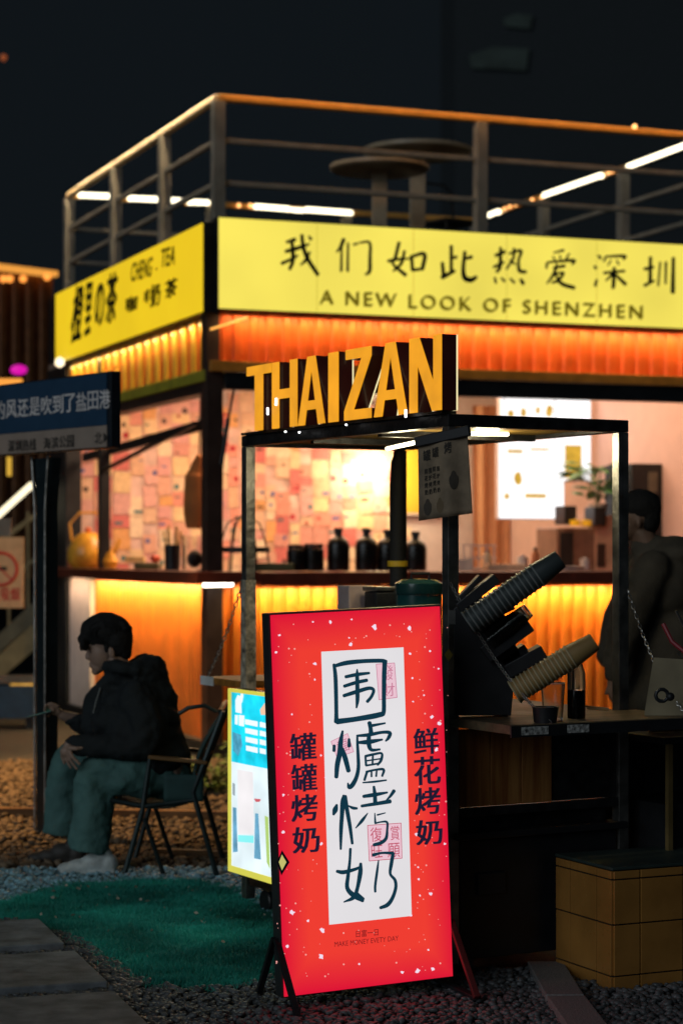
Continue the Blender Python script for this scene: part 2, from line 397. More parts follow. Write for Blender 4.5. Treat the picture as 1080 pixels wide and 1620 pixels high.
# columns
def col(x0, x1, y0, y1, z0=.1, z1=3.3, m='brown'): return MB().box(x0, x1, y0, y1, z0, z1).build('column', M[m], BO, bev=.004)
col(-.10, .03, -.03, .10); col(-.05, .10, 4.52, 5.30, m='dark'); col(-.03, .06, 3.32, 3.42, zc1, 3.3, m='dark'); col(LX-.1, LX+.03, -.03, .1)
# counter running round the corner
mc = mat('red_brown_counter', (.16, .035, .02), .35, var=.3, coat=.3)
MB().box(-.24, .25, -.24, 4.95, zc0, zc1).build('counter', mc, BO, bev=.006)
MB().box(.252, LX+.1, -.24, .25, zc0-.02, zc1-.005).build('counter', mc, BO, bev=.006)
# inside: back wall, right wall, ceiling
MB().box(0, LX, 4.62, 4.70, .16, 3.3).build('back_wall', M['white'], BO)
MB().box(LX-.08, LX-.0, .1, 4.61, .16, 3.3).build('side_wall', mat('pink_wall', (.62, .42, .36), .65, var=.06), BO)
MB().box(-.02, LX, -.02, LY, 3.301, 3.36).build('ceiling', mat('ceiling_board', (.30, .22, .18), .7), BO)
# fascias
corr_sheet(lambda u, d, z: front(u, d-.03, z), LX, 2.95, 3.31, .13, .020).build('fascia', M['fascia'], BO)
MB().box(-.08, LX, -.09, -.03, 2.87, 2.948).build('fascia_trim', mat('ochre_trim', (.55, .24, .04), .4), BO, bev=.004)
MB().box(.04, LX, -.06, .03, 2.74, 2.868).build('lintel', M['dark'], BO, bev=.004)
MB().box(-.0, .04, .11, LY-.06, 2.86, 3.30).build('fascia', M['fascia'], BO)
rib_m = mat('yellow_rib', (.80, .45, .05), .45, var=.12)
rb = MB().box(-.022, -.002, 0, .105, 2.885, 3.29).build('fascia_rib', rib_m, BO, bev=.004); rb.location.y = .02
for i in range(1, 21):
    c = rb.copy(); C.objects.link(c); c.parent = BO; c.location.y = .02+i*.25
MB().box(-.12, .05, -.0, LY-.05, 2.80, 2.884).build('fascia_lip', mat('olive_lip', (.42, .40, .04), .45), BO, bev=.004)
MB().box(-.10, .04, .1, LY-.1, 2.72, 2.798).build('lintel', M['dark'], BO)
MB().bar((.1, 4.4, 2.42), (.05, .1, 2.52), .05, .075).build('cross_beam', M['dark'], BO)
MB().bar((-.02, 3.35, 2.25), (-.02, .5, 2.52), .03, .03).build('stay_bar', M['dark'], BO)
b = MB(); b.cone(on(BO, 372, 606, 1, -.02), on(BO, 361, 665, 1, -.02), .010); b.cone(on(BO, 361, 662, 1, -.02), on(BO, 350, 735, 1, -.02), .018); b.build('gas_strut', M['blackp'], BO, smooth=True)
# roof deck
MB().box(-.02, LX, -.02, LY, 3.361, 4.0).build('roof', M['dark'], BO)
# yellow light boxes
ylw = emit('yellow_lightbox', 'efdc58', 1.05, .14, .9, .1); ylw2 = emit('deep_yellow_lightbox', 'ecc60e', 1.0, .05, 1.2, .1)
def lightsign(name, x0, x1, y0, y1, z0, z1, m, face, parent):
    body = MB().box(x0, x1, y0, y1, z0, z1).build(name, M['dark'], parent, bev=.005); return body
lightsign('sign_box', -.048, LX+.1, -.14, -.02, 3.315, 4.0, ylw, 0, BO)
MB().box(-.040, LX+.09, -.150, -.1415, 3.325, 3.99).build('sign_face', ylw, BO)
lightsign('sign_box', -.14, -.02, -.09, 4.53, 3.295, 3.96, ylw2, 1, BO)
MB().box(-.150, -.1415, -.082, 4.52, 3.303, 3.952).build('sign_face', ylw2, BO)
sj = emit('seam_yellow', 'dcc94a', .95)
for k in range(5): MB().box(.72+k*.78, .728+k*.78, -.1508, -.1501, 3.33, 3.985).build('panel_seam', sj, BO)
ink = mat('black_ink', (.008, .012, .012), .5, var=.1); ink2 = mat('olive_ink', (.15, .12, .01), .5, emis=lin('6a5c0c'), es=.9)
# hand brushed characters on the front light box
def fsA(x, y, lift): p = on(BO, 430+x/3.176, 350+y/3.176, 1, -.1520); return V((p.x, -.1520-lift*2, p.z))
def fsB(x, y, lift): p = on(BO, 750+x/3.2727, 360+y/3.2727, 1, -.1520); return V((p.x, -.1520-lift*2, p.z))
CH = {
 'A': [[[(75,105,10),(115,92,14)],[(100,100,12),(105,150,14),(105,200,14),(90,240,12)],[(70,152,12),(130,135,14),(185,115,8)],[(50,212,12),(110,185,10),(130,170,6)],[(150,70,12),(158,130,14),(180,190,15),(230,268,14)],[(190,155,8),(170,195,12),(145,220,6)],[(185,75,6),(195,90,12)]],
  [[(360,92,14),(345,130,12),(325,155,6)],[(350,130,8),(348,250,10)],[(382,110,8),(380,250,10)],[(410,118,8),(430,112,8)],[(440,108,7),(490,108,10),(492,180,12),(490,250,13),(470,268,8)]],
  [[(638,108,12),(620,180,12),(608,215,10),(670,270,14)],[(585,200,12),(640,190,10),(690,188,6)],[(665,150,10),(650,210,12),(610,250,8)],[(700,175,12),(705,245,12)],[(700,178,10),(765,165,14),(755,240,14)],[(705,245,12),(758,240,10)]],
  [[(900,125,12),(900,250,12)],[(900,185,10),(925,180,12)],[(855,210,12),(862,275,14)],[(855,282,16),(915,250,12)],[(968,155,12),(960,240,14),(968,285,18),(1000,295,18),(1025,280,12)],[(965,190,8),(1000,180,14)]]],
 'B': [[[(110,145,12),(155,125,14)],[(135,105,10),(132,200,14),(115,230,10)],[(100,205,10),(150,180,10)],[(180,135,8),(240,120,12),(228,170,10),(232,222,14),(265,230,12)],[(205,110,10),(200,160,10),(165,215,8)],[(185,170,8),(210,190,8)],[(105,260,8),(110,285,10)],[(140,262,8),(155,278,10)],[(185,265,8),(205,285,10)],[(240,270,12),(252,290,14)]],
  [[(410,130,6),(460,118,10)],[(405,150,6),(415,165,8)],[(440,145,6),(445,160,8)],[(490,135,6),(475,160,8)],[(375,185,10),(372,210,8)],[(380,180,8),(510,170,12),(505,190,8)],[(410,210,10),(465,198,12)],[(425,190,8),(410,240,12),(375,290,6)],[(415,240,8),(460,235,10),(430,275,12),(400,285,8)],[(420,245,8),(450,290,14),(515,312,14)]],
  [[(640,145,8),(652,158,12)],[(620,200,8),(628,210,12)],[(625,300,12),(632,270,8)],[(680,150,8),(670,175,8)],[(685,150,8),(775,148,12),(770,165,8)],[(705,170,6),(690,195,6)],[(735,170,6),(745,190,8)],[(670,235,10),(775,225,10)],[(722,210,12),(718,300,14),(712,315,8)],[(715,240,12),(680,275,6)],[(725,240,10),(780,293,14)]],
  [[(880,215,12),(925,205,10)],[(910,155,12),(908,280,14)],[(880,300,12),(930,275,8)],[(960,180,8),(950,300,8)],[(990,180,10),(988,290,8)],[(1028,158,12),(1025,335,16)]]]}
for key, fn in (('A', fsA), ('B', fsB)):
    for chs in CH[key]: strokes(MB(), chs, fn, 1.5).build('character', ink, BO)
def fpl(u, v_, d): p = on(BO, u, v_, 1, -.1520); return V((p.x, -.1520-d, p.z))
put_line('A NEW LOOK OF SHENZHEN', [(506, 459), (1015, 484), (1015, 505), (506, 481)], fpl, 'letter', ink2, BO, .05, 1.28)
def lpl(u, v_, d): p = on(BO, u, v_, 0, -.1520); return V((-.1520-d, p.y, p.z))
dk = mat('brown_ink', (.06, .035, .005), .5)
for t, q, m_ in (('橙', [(119,455),(134,450),(128,537),(111,543)], ink), ('里', [(136,450),(148,447),(143,525),(134,531)], ink), ('の', [(152,452),(166,446),(164,512),(150,518)], ink), ('茶', [(171,436),(187,430),(183,508),(167,512)], ink),
                 ('CHENG', [(209,417),(242,406),(239,437),(207,446)], dk), ('.', [(246,424),(249,423),(249,427),(246,428)], dk), ('TEA', [(256,395),(279,388),(276,418),(254,423)], dk),
                 ('咖', [(200,472),(218,466),(216,490),(200,495)], dk), ('啡', [(229,460),(237,456),(236,478),(228,482)], dk), ('奶', [(239,452),(255,446),(252,482),(238,487)], dk), ('茶', [(262,445),(281,438),(278,468),(262,473)], dk)):
    put_text(MB(), t, q, lpl, .05).build('character' if ord(t[0]) > 255 else 'lettering', m_, BO)
# LED strips and their lamps
led = emit('warm_led', 'fff0c8', 6); ledw = emit('white_tube', 'fff6df', 3.2)
def area(name, parent, loc, size, size_y, energy, col, rot):
    d = bpy.data.lights.new(name, 'AREA'); d.shape = 'RECTANGLE'; d.size = size; d.size_y = size_y; d.energy = energy; d.color = col
    o = bpy.data.objects.new(name, d); C.objects.link(o); o.parent = parent; o.location = loc; o.rotation_euler = rot; return o
WARM = (1, .72, .32)
def strip(x0, x1, y, z, axis, en, col=WARM, tilt=0):
    # LED strip: thin housing with the lamp on its underside
    L_ = x1-x0
    if axis == 'x':
        MB().box(x0, x1, y-.012, y+.012, z+.004, z+.016).build('led_strip', M['dark'], BO)
        area('strip_lamp', BO, ((x0+x1)/2, y, z), L_, .02, en, col, (tilt, 0, 0))
    else:
        MB().box(y-.012, y+.012, x0, x1, z+.004, z+.016).build('led_strip', M['dark'], BO)
        area('strip_lamp', BO, (y, (x0+x1)/2, z), .02, L_, en, col, (0, tilt, 0))
strip(.15, LX-.1, -.08, 1.27, 'x', 46, tilt=R(16))
strip(.25, 3.6, -.08, 1.29, 'y', 38, tilt=R(-16))
strip(.05, LX, -.105, 3.285, 'x', 21, (1, .60, .25), tilt=R(12))
strip(.05, 4.45, -.065, 3.270, 'y', 13, (1, .72, .28), tilt=R(-10))
bulb = MB().ball((0, 0, 0), .011, sub=1).build('led_bulb', emit('led_amber', 'ffdf90', 2.2), BO, smooth=True); bulb.location = (-.04, .07, 3.25)
for i in range(1, 21):
    c = bulb.copy(); C.objects.link(c); c.parent = BO; c.location = (-.04, .07+i*.25, 3.25)
strip(3.74, 4.48, -.20, 1.285, 'y', 2.6, (1, .66, .40), tilt=R(-45))  # added strip, spills warm light onto the white panel
# visible tube under the counter corner and glowing blobs
ca = on(BO, 333, 521, 1, -.13); cb = on(BO, 392, 502, 1, -.13); MB().cone(ca, cb, .008).build('corner_lamp', emit('corner_amber', 'ffb050', 1.6), BO, smooth=True)
q0 = on(BO, 322, 925, 1, -.2); q1 = on(BO, 368, 924, 1, -.2)
MB().cone(q0, q1, .017).build('counter_lamp', emit('counter_tube', 'fff2dc', 7), BO, smooth=True)
# ------------- wall of cards
WC = thing('card_wall', 'wall covered with pink red and cream message cards inside the booth', 'card wall', BO.location, BO.rotation_euler.z)
MB().box(.06, 3.42, 4.585, 4.60, 1.2, 2.98).build('board', mat('cream_board', (.72, .50, .42), .7), WC)
cc = ['d9a498', 'd69c94', 'd0736c', 'dca79a', 'e6c69a', 'e4c4a0', 'dfa468', 'd8a48c', 'e8cfae', 'd49484', 'e0b898', 'dc9480', 'e6c494', 'dcb08e']
cms = []
for i, c in enumerate(cc):
    m = mat('card_%s' % 'abcdefghijklmn'[i], c, .6, noise=18, var=.16); cms.append(m)
dots = [mat('print_teal', '2a6a70', .6), mat('print_red', 'b02030', .6), mat('print_blue', '3f5a9a', .6), mat('print_ink', '40302c', .6)]
card_mesh = {}
x = .08; ncard = 0
cx = .08
while cx < 3.36:
    wd = random.choice([.10, .13, .15, .17]); z = 1.28+random.uniform(-.06, .04)
    while z < 2.92:
        ht = random.choice([.09, .12, .14, .18, .2]); mi = random.randrange(len(cms))
        key = (wd, ht, mi)
        if key not in card_mesh:
            mm = MB().box(-wd/2, wd/2, -.002, .002, -ht/2, ht/2); o = mm.build('card', cms[mi], WC); card_mesh[key] = o.data
        else:
            o = bpy.data.objects.new('card', card_mesh[key]); C.objects.link(o); o.parent = WC
        if random.random() < .08:
            bpy.data.objects.remove(o); z += ht+.01; continue
        o.location = (cx+wd/2+random.uniform(-.012, .012), 4.577-random.uniform(0, .010), z+ht/2); o.rotation_euler = (random.uniform(-.07, .03), random.uniform(-.06, .06), random.uniform(-.05, .05)); ncard += 1
        if random.random() < .55:
            s_ = random.uniform(.012, .03); k = random.choice(dots); off = (random.uniform(-.3, .3)*wd, random.uniform(-.3, .3)*ht)
            b = MB()
            if random.random() < .5: b.lathe([(0, 0), (s_, 0), (s_, .002), (0, .002)], (off[0], -.0035, off[1]), 10, (0, -1, 0))
            else: b.box(off[0]-s_*1.4, off[0]+s_*1.4, -.005, -.003, off[1]-s_*.5, off[1]+s_*.5)
            b.build('print', k, o)
        z += ht+random.uniform(.0, .014)
    cx += wd+random.uniform(0, .012)
# interior lamps
def hang_lamp(px, py, yl, label, en, r=.05, col=(1, .80, .52), half=False):
    p = on(BO, px, py, 1, yl); wp = world_m(BO) @ p
    t = thing('ceiling_lamp', label, 'lamp', (wp.x, wp.y, wp.z))
    MB().ball((0, 0, 0), r).build('bulb', emit('warm_bulb', 'ffe9c0', 8), t, smooth=True)
    MB().cone((0, 0, r*.8), (0, 0, r*1.8), r*.5, r*.35).cone((0, 0, r*1.8), (0, 0, 3.3-wp.z), .006).build('cord', M['blackp'], t)
    d = bpy.data.lights.new('bulb_light', 'POINT'); d.energy = en; d.color = col; d.shadow_soft_size = r
    l = bpy.data.objects.new('bulb_light', d); C.objects.link(l); l.parent = t; l.location = (0, 0, -r-.05); return t
wl = thing('assumed_wall_lamp', 'assumed bright warm lamp washing the card wall beside the cart post', 'lamp', world_m(BO) @ V((3.02, 4.25, 2.42)))  # assumed lamp, placed to make the bright spot on the cards
MB().lathe([(0, 0), (.03, 0), (.035, .03), (.02, .06), (0, .06)], (0, 0, 0)).build('lamp_shade', emit('lamp_glow', 'fff0cc', 5), wl, smooth=True)
MB().cone((0, 0, .06), (0, 0, .88), .003).build('cord', M['white'], wl)
dl = bpy.data.lights.new('lamp_light', 'POINT'); dl.energy = 42; dl.color = (1, .82, .5); dl.shadow_soft_size = .07
ol = bpy.data.objects.new('lamp_light', dl); C.objects.link(ol); ol.parent = wl; ol.location = (0, 0.02, -.06)
area('ceiling_fill', BO, (1.3, 3.0, 3.28), 1.8, 1.2, 88, (1, .66, .42), (0, 0, 0))  # assumed unseen ceiling lamps, added to light the inside of the booth
area('ceiling_fill', BO, (3.4, 1.9, 3.28), 1.4, 1.8, 44, (1, .68, .46), (0, 0, 0))
area('ceiling_fill', BO, (.8, 1.0, 3.28), .6, 1.2, 36, (1, .62, .34), (0, 0, 0))
area('ceiling_fill', BO, (3.3, .75, 3.28), 1.6, .4, 18, (1, .64, .36), (0, 0, 0))  # added fill lamp to brighten the items along the front counter
# ------------- roof terrace railing
RL = thing('roof_railing', 'steel railing round the roof terrace, warm lit along its handrail', 'railing', BO.location, BO.rotation_euler.z)
ym = M['rail']
pr = [(0, 0), (0, 1.41), (0, 2.91), (0, 4.6), (2.13, 0), (4.2, 0), (1.4, 4.6), (2.8, 4.6), (4.2, 4.6), (4.2, 1.5), (4.2, 3.05)]
for (x, y) in pr: MB().box(x-.045, x+.045, y-.045, y+.045, 3.99, 4.87).build('post', ym, RL, bev=.004)
corners = [(0, 0), (4.2, 0), (4.2, 4.6), (0, 4.6)]
hr = mat('ochre_handrail', (.72, .36, .08), .35, var=.12)
for i in range(4):
    a = corners[i]; c = corners[(i+1) % 4]
    MB().bar((a[0], a[1], 4.90), (c[0], c[1], 4.90), .06, .055).build('handrail', mat('lit_handrail', (.80, .62, .36), .4) if i == 3 else hr, RL, bev=.012)  # left run paler: its brighter light is put into the colour
    for z in (4.585, 4.27): MB().bar((a[0], a[1], z), (c[0], c[1], z), .035, .04).build('rail', ym, RL, bev=.006)
# warm lamps added above the front and left handrails to light them
def rlamp(loc, sx, sy, en, col, rot=(0, 0, 0)): area('rail_fill', RL, loc, sx, sy, en, col, rot)
rlamp((2.1, -.10, 5.02), 4.2, .015, 5.0, (1, .48, .15)); rlamp((-.06, 2.3, 5.02), .015, 4.6, 18, (1, .76, .46))
# tubes on the far and right rails
def tube_on(px0, py0, px1, py1, axis, val, lab, grp='white light tubes along the terrace rails', r=.028):
    a = on(BO, px0, py0, axis, val); c = on(BO, px1, py1, axis, val); w0 = world_m(BO) @ a; w1 = world_m(BO) @ c
    t = thing('light_tube', lab, 'light tube', w0, 0, grp)
    MB().limb([((0, 0, 0), r), (w1-w0, r)]).build('tube', emit('terrace_tube', 'fff3cf', 3.2), t, smooth=True)
    MB().bar((0, 0, -.035), (w1-w0)+V((0, 0, -.035)), .03, .02).build('holder', M['dark'], t)
bl = 'white light tube on the far terrace rail, '
tube_on(128, 309, 178, 311, 1, 4.52, bl+'at the far left corner'); tube_on(206, 314, 251, 316, 1, 4.52, bl+'between the two left railing posts')
tube_on(264, 317, 285, 318, 1, 4.52, bl+'short piece right of the second left post'); tube_on(300, 320, 328, 321, 1, 4.52, bl+'just left of the corner post')
tube_on(405, 327, 456, 331, 1, 4.52, bl+'longer piece right of the corner post'); tube_on(463, 332, 478, 333, 1, 4.52, bl+'tiny piece between two long ones', r=.022); tube_on(485, 332, 554, 337, 1, 4.52, bl+'longest piece, left of the roof tables')
tube_on(766, 344, 788, 335, 0, 4.14, 'white light tube on the right terrace rail, short piece farthest away'); tube_on(861, 309, 950, 278, 0, 4.14, 'white light tube on the right terrace rail, middle piece'); tube_on(994, 264, 1090, 228, 0, 4.14, 'white light tube on the right terrace rail, nearest piece at the frame edge')
bm_ = emit('orange_bulb', 'ffb46a', 3)
for px, py, ax, vl, lab in ((190, 311, 1, 4.52, 'left of the second post'), (378, 325, 1, 4.52, 'just right of the corner post'), (396, 325, 1, 4.52, 'beside the long tube'), (798, 330, 0, 4.14, 'near the short far tube'), (806, 327, 0, 4.14, 'second by the short far tube'), (815, 324, 0, 4.14, 'third by the short far tube'), (841, 316, 0, 4.14, 'left of the middle tube'), (856, 312, 0, 4.14, 'touching the middle tube'), (962, 273, 0, 4.14, 'right of the middle tube'), (968, 271, 0, 4.14, 'left of the nearest tube'), (1003, 200, 1, -.04, 'on the front handrail')):
    wp = world_m(BO) @ on(BO, px, py, ax, vl)
    o = MB().ball((0, 0, 0), .022 if ax else .018, sub=1).build('light_bulb', bm_, smooth=True, loc=wp); tag(o, 'small orange bulb on the terrace rail, '+lab, 'bulb', 'small orange bulbs along the terrace rails')
# ------------- roof tables
tmn = mat('table_top_paint', (.42, .33, .22), .4, var=.2)
def rtable(px, py, Y, r, hgt, pw, lab):
    p = P(px, py, Y); t = thing('round_table', lab, 'table', (p.x, Y, 4.0), 0, 'round tables on the roof terrace'); z = p.z-4.0
    MB().lathe([(0, z-.05), (r*.93, z-.05), (r, z-.03), (r, z), (0, z)], n=36).build('tabletop', tmn, t, smooth=True)
    MB().box(-pw/2, pw/2, -pw/2, pw/2, .02, z-.05).build('pedestal', tmn, t, bev=.004); MB().lathe([(0, 0), (.25, 0), (.25, .02), (0, .03)]).build('base', tmn, t)
rtable(660, 236, 17.9, .46, 0, .13, 'larger round table standing behind, on the roof terrace'); rtable(600, 262, 17.0, .40, 0, .12, 'smaller nearer round table on the roof terrace')
def rchair(px, py, Y, rz, lab):
    p = P(px, py, Y); t = thing('terrace_chair', lab, 'chair', (p.x, Y, 4.0), rz)
    MB().box(-.2, .2, -.2, .2, .42, .45).build('seat', M['dark'], t, bev=.01)
    for sx in (-.18, .18):
        for sy in (-.18, .18): MB().cone((sx*1.1, sy*1.1, 0), (sx, sy, .42), .012).build('leg', M['dark'], t)
    MB().tube([(-.19, .2, .43), (-.2, .24, .75), (-.12, .25, .82), (.12, .25, .82), (.2, .24, .75), (.19, .2, .43)], .012).build('backrest', M['dark'], t, smooth=True)
rchair(712, 350, 18.6, .6, 'dark metal chair right of the round tables on the roof terrace')

# ------------- things on the booth counter
def place(px, py, Y): return P(px, py, Y)
def bt(px, yl, zt=None): # world point on booth counter at local y
    p = on(BO, px, 905, 1, yl); return world_m(BO) @ V((p.x, p.y, zc1 if zt is None else zt))
growl = mat('dark_bottle', (.012, .010, .009), .3, var=.2)
for i, (px, hh, lab) in enumerate(((535, .325, 'black growler bottle, leftmost of the row on the booth counter'), (579, .325, 'black growler bottle, second from left on the booth counter'), (613, .315, 'black growler bottle half hidden behind the wrapped cart post'), (657, .30, 'black growler bottle right of the wrapped cart post'))):
    wp = bt(px, -.02); t = thing('bottle', lab, 'bottle', wp, 0, 'dark growler bottles on the booth counter'); k = hh/.325
    MB().lathe([(0, 0), (.080, 0), (.085, .01), (.085, .19*k), (.075, .225*k), (.05, .25*k), (.028, .265*k), (.026, .29*k), (0, .29*k)]).build('body', growl, t, smooth=True)
    MB().lathe([(0, .29*k), (.033, .29*k), (.033, hh), (0, hh)]).build('cap', M['blackp'], t, smooth=True)
for px, w_, h_, lab in ((469, .085, .195, 'black squat jar at the left of the bottles'), (496, .09, .205, 'black squat jar with lever next to the bottles')):
    wp = bt(px, -.04); t = thing('jar', lab, 'jar', wp)
    MB().lathe([(0, 0), (w_*.8, 0), (w_*.85, .02), (w_*.85, h_*.8), (w_*.7, h_*.86), (0, h_*.86)]).build('body', growl, t, smooth=True)
    MB().lathe([(0, h_*.865), (w_*.78, h_*.865), (w_*.78, h_), (0, h_)]).build('lid', M['blackp'], t, smooth=True)
wp = bt(430, -.02); tag(MB().box(-.17, .17, -.08, .08, 0, .06).build('tray', mat('olive_tray', (.10, .09, .03), .5), loc=wp, bev=.01), 'low olive tray on the counter left of the jars', 'tray')
# round wire stool rack at x 370-410
wp = bt(385, .1); t = thing('wire_basket', 'wire fruit rack with hoop handle behind the steel cart post', 'rack', wp)
for k in range(3):
    a = k*math.pi/3; MB().tube([(.2*math.cos(a)*c, .2*math.sin(a)*c, z) for c, z in ((1, 0), (.85, .2), (.6, .36), (0, .42), (-.6, .36), (-.85, .2), (-1, 0))], .006).build('hoop', M['dark'], t)
MB().lathe([(0, .14), (.2, .14), (.2, .18), (0, .18)]).build('shelf', M['dark'], t)
# left counter: kettle shaped yellow lantern, cups, pitcher
def lt(px, xl, z=None): p = on(BO, px, 905, 0, xl); return world_m(BO) @ V((xl, p.y, zc1 if z is None else z))
yk = mat('amber_glaze', (.88, .38, .04), .25, var=.3, noise=12)
wp = lt(140, .0); t = thing('kettle', 'amber glazed kettle with hoop handle at the counter end', 'kettle', wp)
MB().lathe([(0, 0), (.14, 0), (.19, .06), (.19, .16), (.13, .27), (.07, .32), (0, .32)]).build('body', yk, t, smooth=True)
MB().tube([(-.15, 0, .24), (-.17, 0, .40), (-.08, 0, .50), (.08, 0, .50), (.16, 0, .40), (.15, 0, .22)], .013).build('handle', yk, t, smooth=True)
MB().tube([(.15, -.02, .10), (.24, -.02, .16), (.29, -.02, .26)], [.05, .035, .02]).build('spout', yk, t, smooth=True)
MB().ball((0, -.0, .34), .035).build('lid', mat('orange_lid', (.7, .15, .05), .3), t, smooth=True)
wp = lt(175, .02); o = MB().lathe([(0, 0), (.05, 0), (.07, .06), (.03, .14), (0, .15)]).build('pot', yk, loc=wp, smooth=True); tag(o, 'small amber pot right of the kettle on the counter', 'pot')
wp = lt(118, -.05); o = MB().lathe([(0, 0), (.05, 0), (.065, .05), (.04, .11), (0, .13)]).build('cup', mat('orange_cup', (.75, .18, .05), .35), loc=wp, smooth=True); tag(o, 'small orange cup at the far left end of the counter', 'cup')
wp = lt(273, .05); t = thing('utensil_cup', 'dark cup holding pale yellow utensils on the counter', 'cup', wp)
MB().lathe([(0, 0), (.06, 0), (.065, .2), (.058, .2), (.055, .01), (0, .01)]).build('body', M['blackp'], t, smooth=True)
for k in range(6):
    a = k*1.05; MB().cone((.02*math.cos(a), .02*math.sin(a), .02), (.07*math.cos(a), .06*math.sin(a), .31+.02*(k % 3)), .006, .012, 6).build('utensil', mat('pale_wood', (.8, .55, .22), .5), t)
wp = lt(306, .0); t = thing('glass_pitcher', 'clear glass pitcher with a dark mat inside beside the corner column', 'pitcher', wp)
MB().lathe([(0, 0), (.085, 0), (.09, .27), (.084, .27), (.08, .01), (0, .01)], n=24).build('body', glass('clear_glass'), t, smooth=True)
MB().ball((0.01, 0, .09), .06, .05, .07).build('content', mat('dark_content', (.05, .03, .02), .5), t, smooth=True)
wp = lt(235, .1); tag(MB().box(-.1, .1, -.22, .22, 0, .055).build('tray', mat('olive_tray', (.1, .09, .03), .5), loc=wp, bev=.01), 'flat dark tray beneath the pitcher on the left counter', 'tray')
wp = lt(215, .12, 1.45); tag(MB().box(-.08, .08, -.10, .10, .0, .05).build('card_box', mat('yellow_card', (.75, .5, .2), .6), loc=wp, bev=.004), 'small yellow box on the flat tray', 'box')
wp = lt(246, .05, 1.45); tag(MB().ball((0, 0, .035), .045, .06, .035).build('tomato', mat('red_food', (.75, .1, .04), .4), loc=wp, smooth=True), 'round red lump of food on the flat tray', 'food')
# hanging orange sack by the column
wp = lt(311, .16, 0); wp.z = 1.54+(873-836)*wp.y/F
t = thing('hanging_bag', 'long orange and brown cloth bag hanging beside the corner column', 'bag', wp)
blob(MB().cone((0, 0, 0), (0, 0, .12), .085, .105, 18).cone((0, 0, .12), (0, 0, .42), .105, .095, 18).limb([((0, 0, .40), .085), ((.01, -.03, .50), .05), ((.02, -.05, .56), .03)]), 'sack', mat('orange_cloth', (.50, .17, .04), .8, bump=.3), t, .012, 5, .015)
MB().cone((.02, 0, .50), (.04, 0, 1.25), .008).build('strap', M['brown'], t)
# inside right: boards, plant, cabinets
def yellow_panel():
    p0 = on(BO, 640, 640, 1, 4.56); p1 = on(BO, 706, 812, 1, 4.56); t = thing('backdrop', 'plain yellow board on the booth back wall right of the cards', 'board', BO.location, BO.rotation_euler.z)
    MB().box(p0.x, p1.x, 4.56, 4.60, p1.z, 2.7).build('board', mat('yellow_board', (.85, .48, .04), .5, var=.05), t, bev=.003)
    MB().box(p0.x-.01, p1.x+.01, 4.555, 4.605, p1.z-.02, p1.z-.001).build('frame', M['white'], t)
yellow_panel()
p0 = on(BO, 752, 600, 1, 4.3)
t = thing('curtain', 'orange brown curtain hanging beside the lit menu boards', 'curtain', BO.location, BO.rotation_euler.z)
cp = []; b = MB(); n = 44
for k in range(n+1):
    u = k/n; b.v += [(p0.x-.05+u*.75, 4.25+.03*math.sin(u*34), 1.3), (p0.x-.05+u*.75, 4.25+.03*math.sin(u*34+.5), 3.0)]
for k in range(n): b.f.append((2*k, 2*k+2, 2*k+3, 2*k+1))
b.build('cloth', mat('orange_curtain', (.55, .28, .14), .8, var=.1), t, smooth=True)
def menu_board(corn, yl, name_label, prints):
    t = thing('menu_board', name_label, 'light box', BO.location, BO.rotation_euler.z, 'lit white menu boards in the booth')
    a = on(BO, corn[0], corn[1], 1, yl); c = on(BO, corn[2], corn[3], 1, yl)
    MB().box(a.x, c.x, yl, yl+.06, c.z, a.z).build('case', M['white'], t, bev=.006)
    MB().box(a.x+.008, c.x-.008, yl-.006, yl-.001, c.z+.008, a.z-.008).build('panel', emit('menu_white', 'f4f2f2', 1.5, .03), t)
    for (x0, y0, x1, y1) in prints:
        q = on(BO, x0, y0, 1, yl-.008); r_ = on(BO, x1, y1, 1, yl-.008)
        h = (q.z-r_.z)/2; w_ = (r_.x-q.x)/2; cxx = (q.x+r_.x)/2; cz = (q.z+r_.z)/2
        pl = [(cxx+w_*math.cos(k*math.pi/6)*(1 if w_ > h*2 else random.uniform(.7, 1.1)), cz+h*math.sin(k*math.pi/6)) for k in range(12)]
        pl = [(cxx-w_, cz-h), (cxx+w_, cz-h), (cxx+w_, cz+h), (cxx-w_, cz+h)] if w_ > h*1.6 or h > .1 else pl
        MB().prism(pl, lambda u, v_, d: (u, d, v_), yl-.011, yl-.0075).build('print', emit('menu_gold', 'd8a830', .95, .25, 30), t)
    for xx in (a.x+.08, c.x-.08): MB().cone((xx, yl+.03, a.z), (xx, yl+.03, 3.3), .004).build('wire', M['blackp'], t)
menu_board((790, 625, 934, 762), 2.4, 'wide white lit menu board hanging behind, with gold pictures', [(802, 648, 813, 660), (822, 645, 833, 660), (846, 643, 854, 655), (862, 640, 874, 660), (893, 704, 919, 780 if False else 757)])
menu_board((787, 695, 892, 822), 2.2, 'smaller white lit menu board hanging lower in front', [(802, 711, 826, 717), (838, 709, 868, 713), (812, 746, 826, 768), (796, 780, 806, 790), (830, 781, 863, 788)])
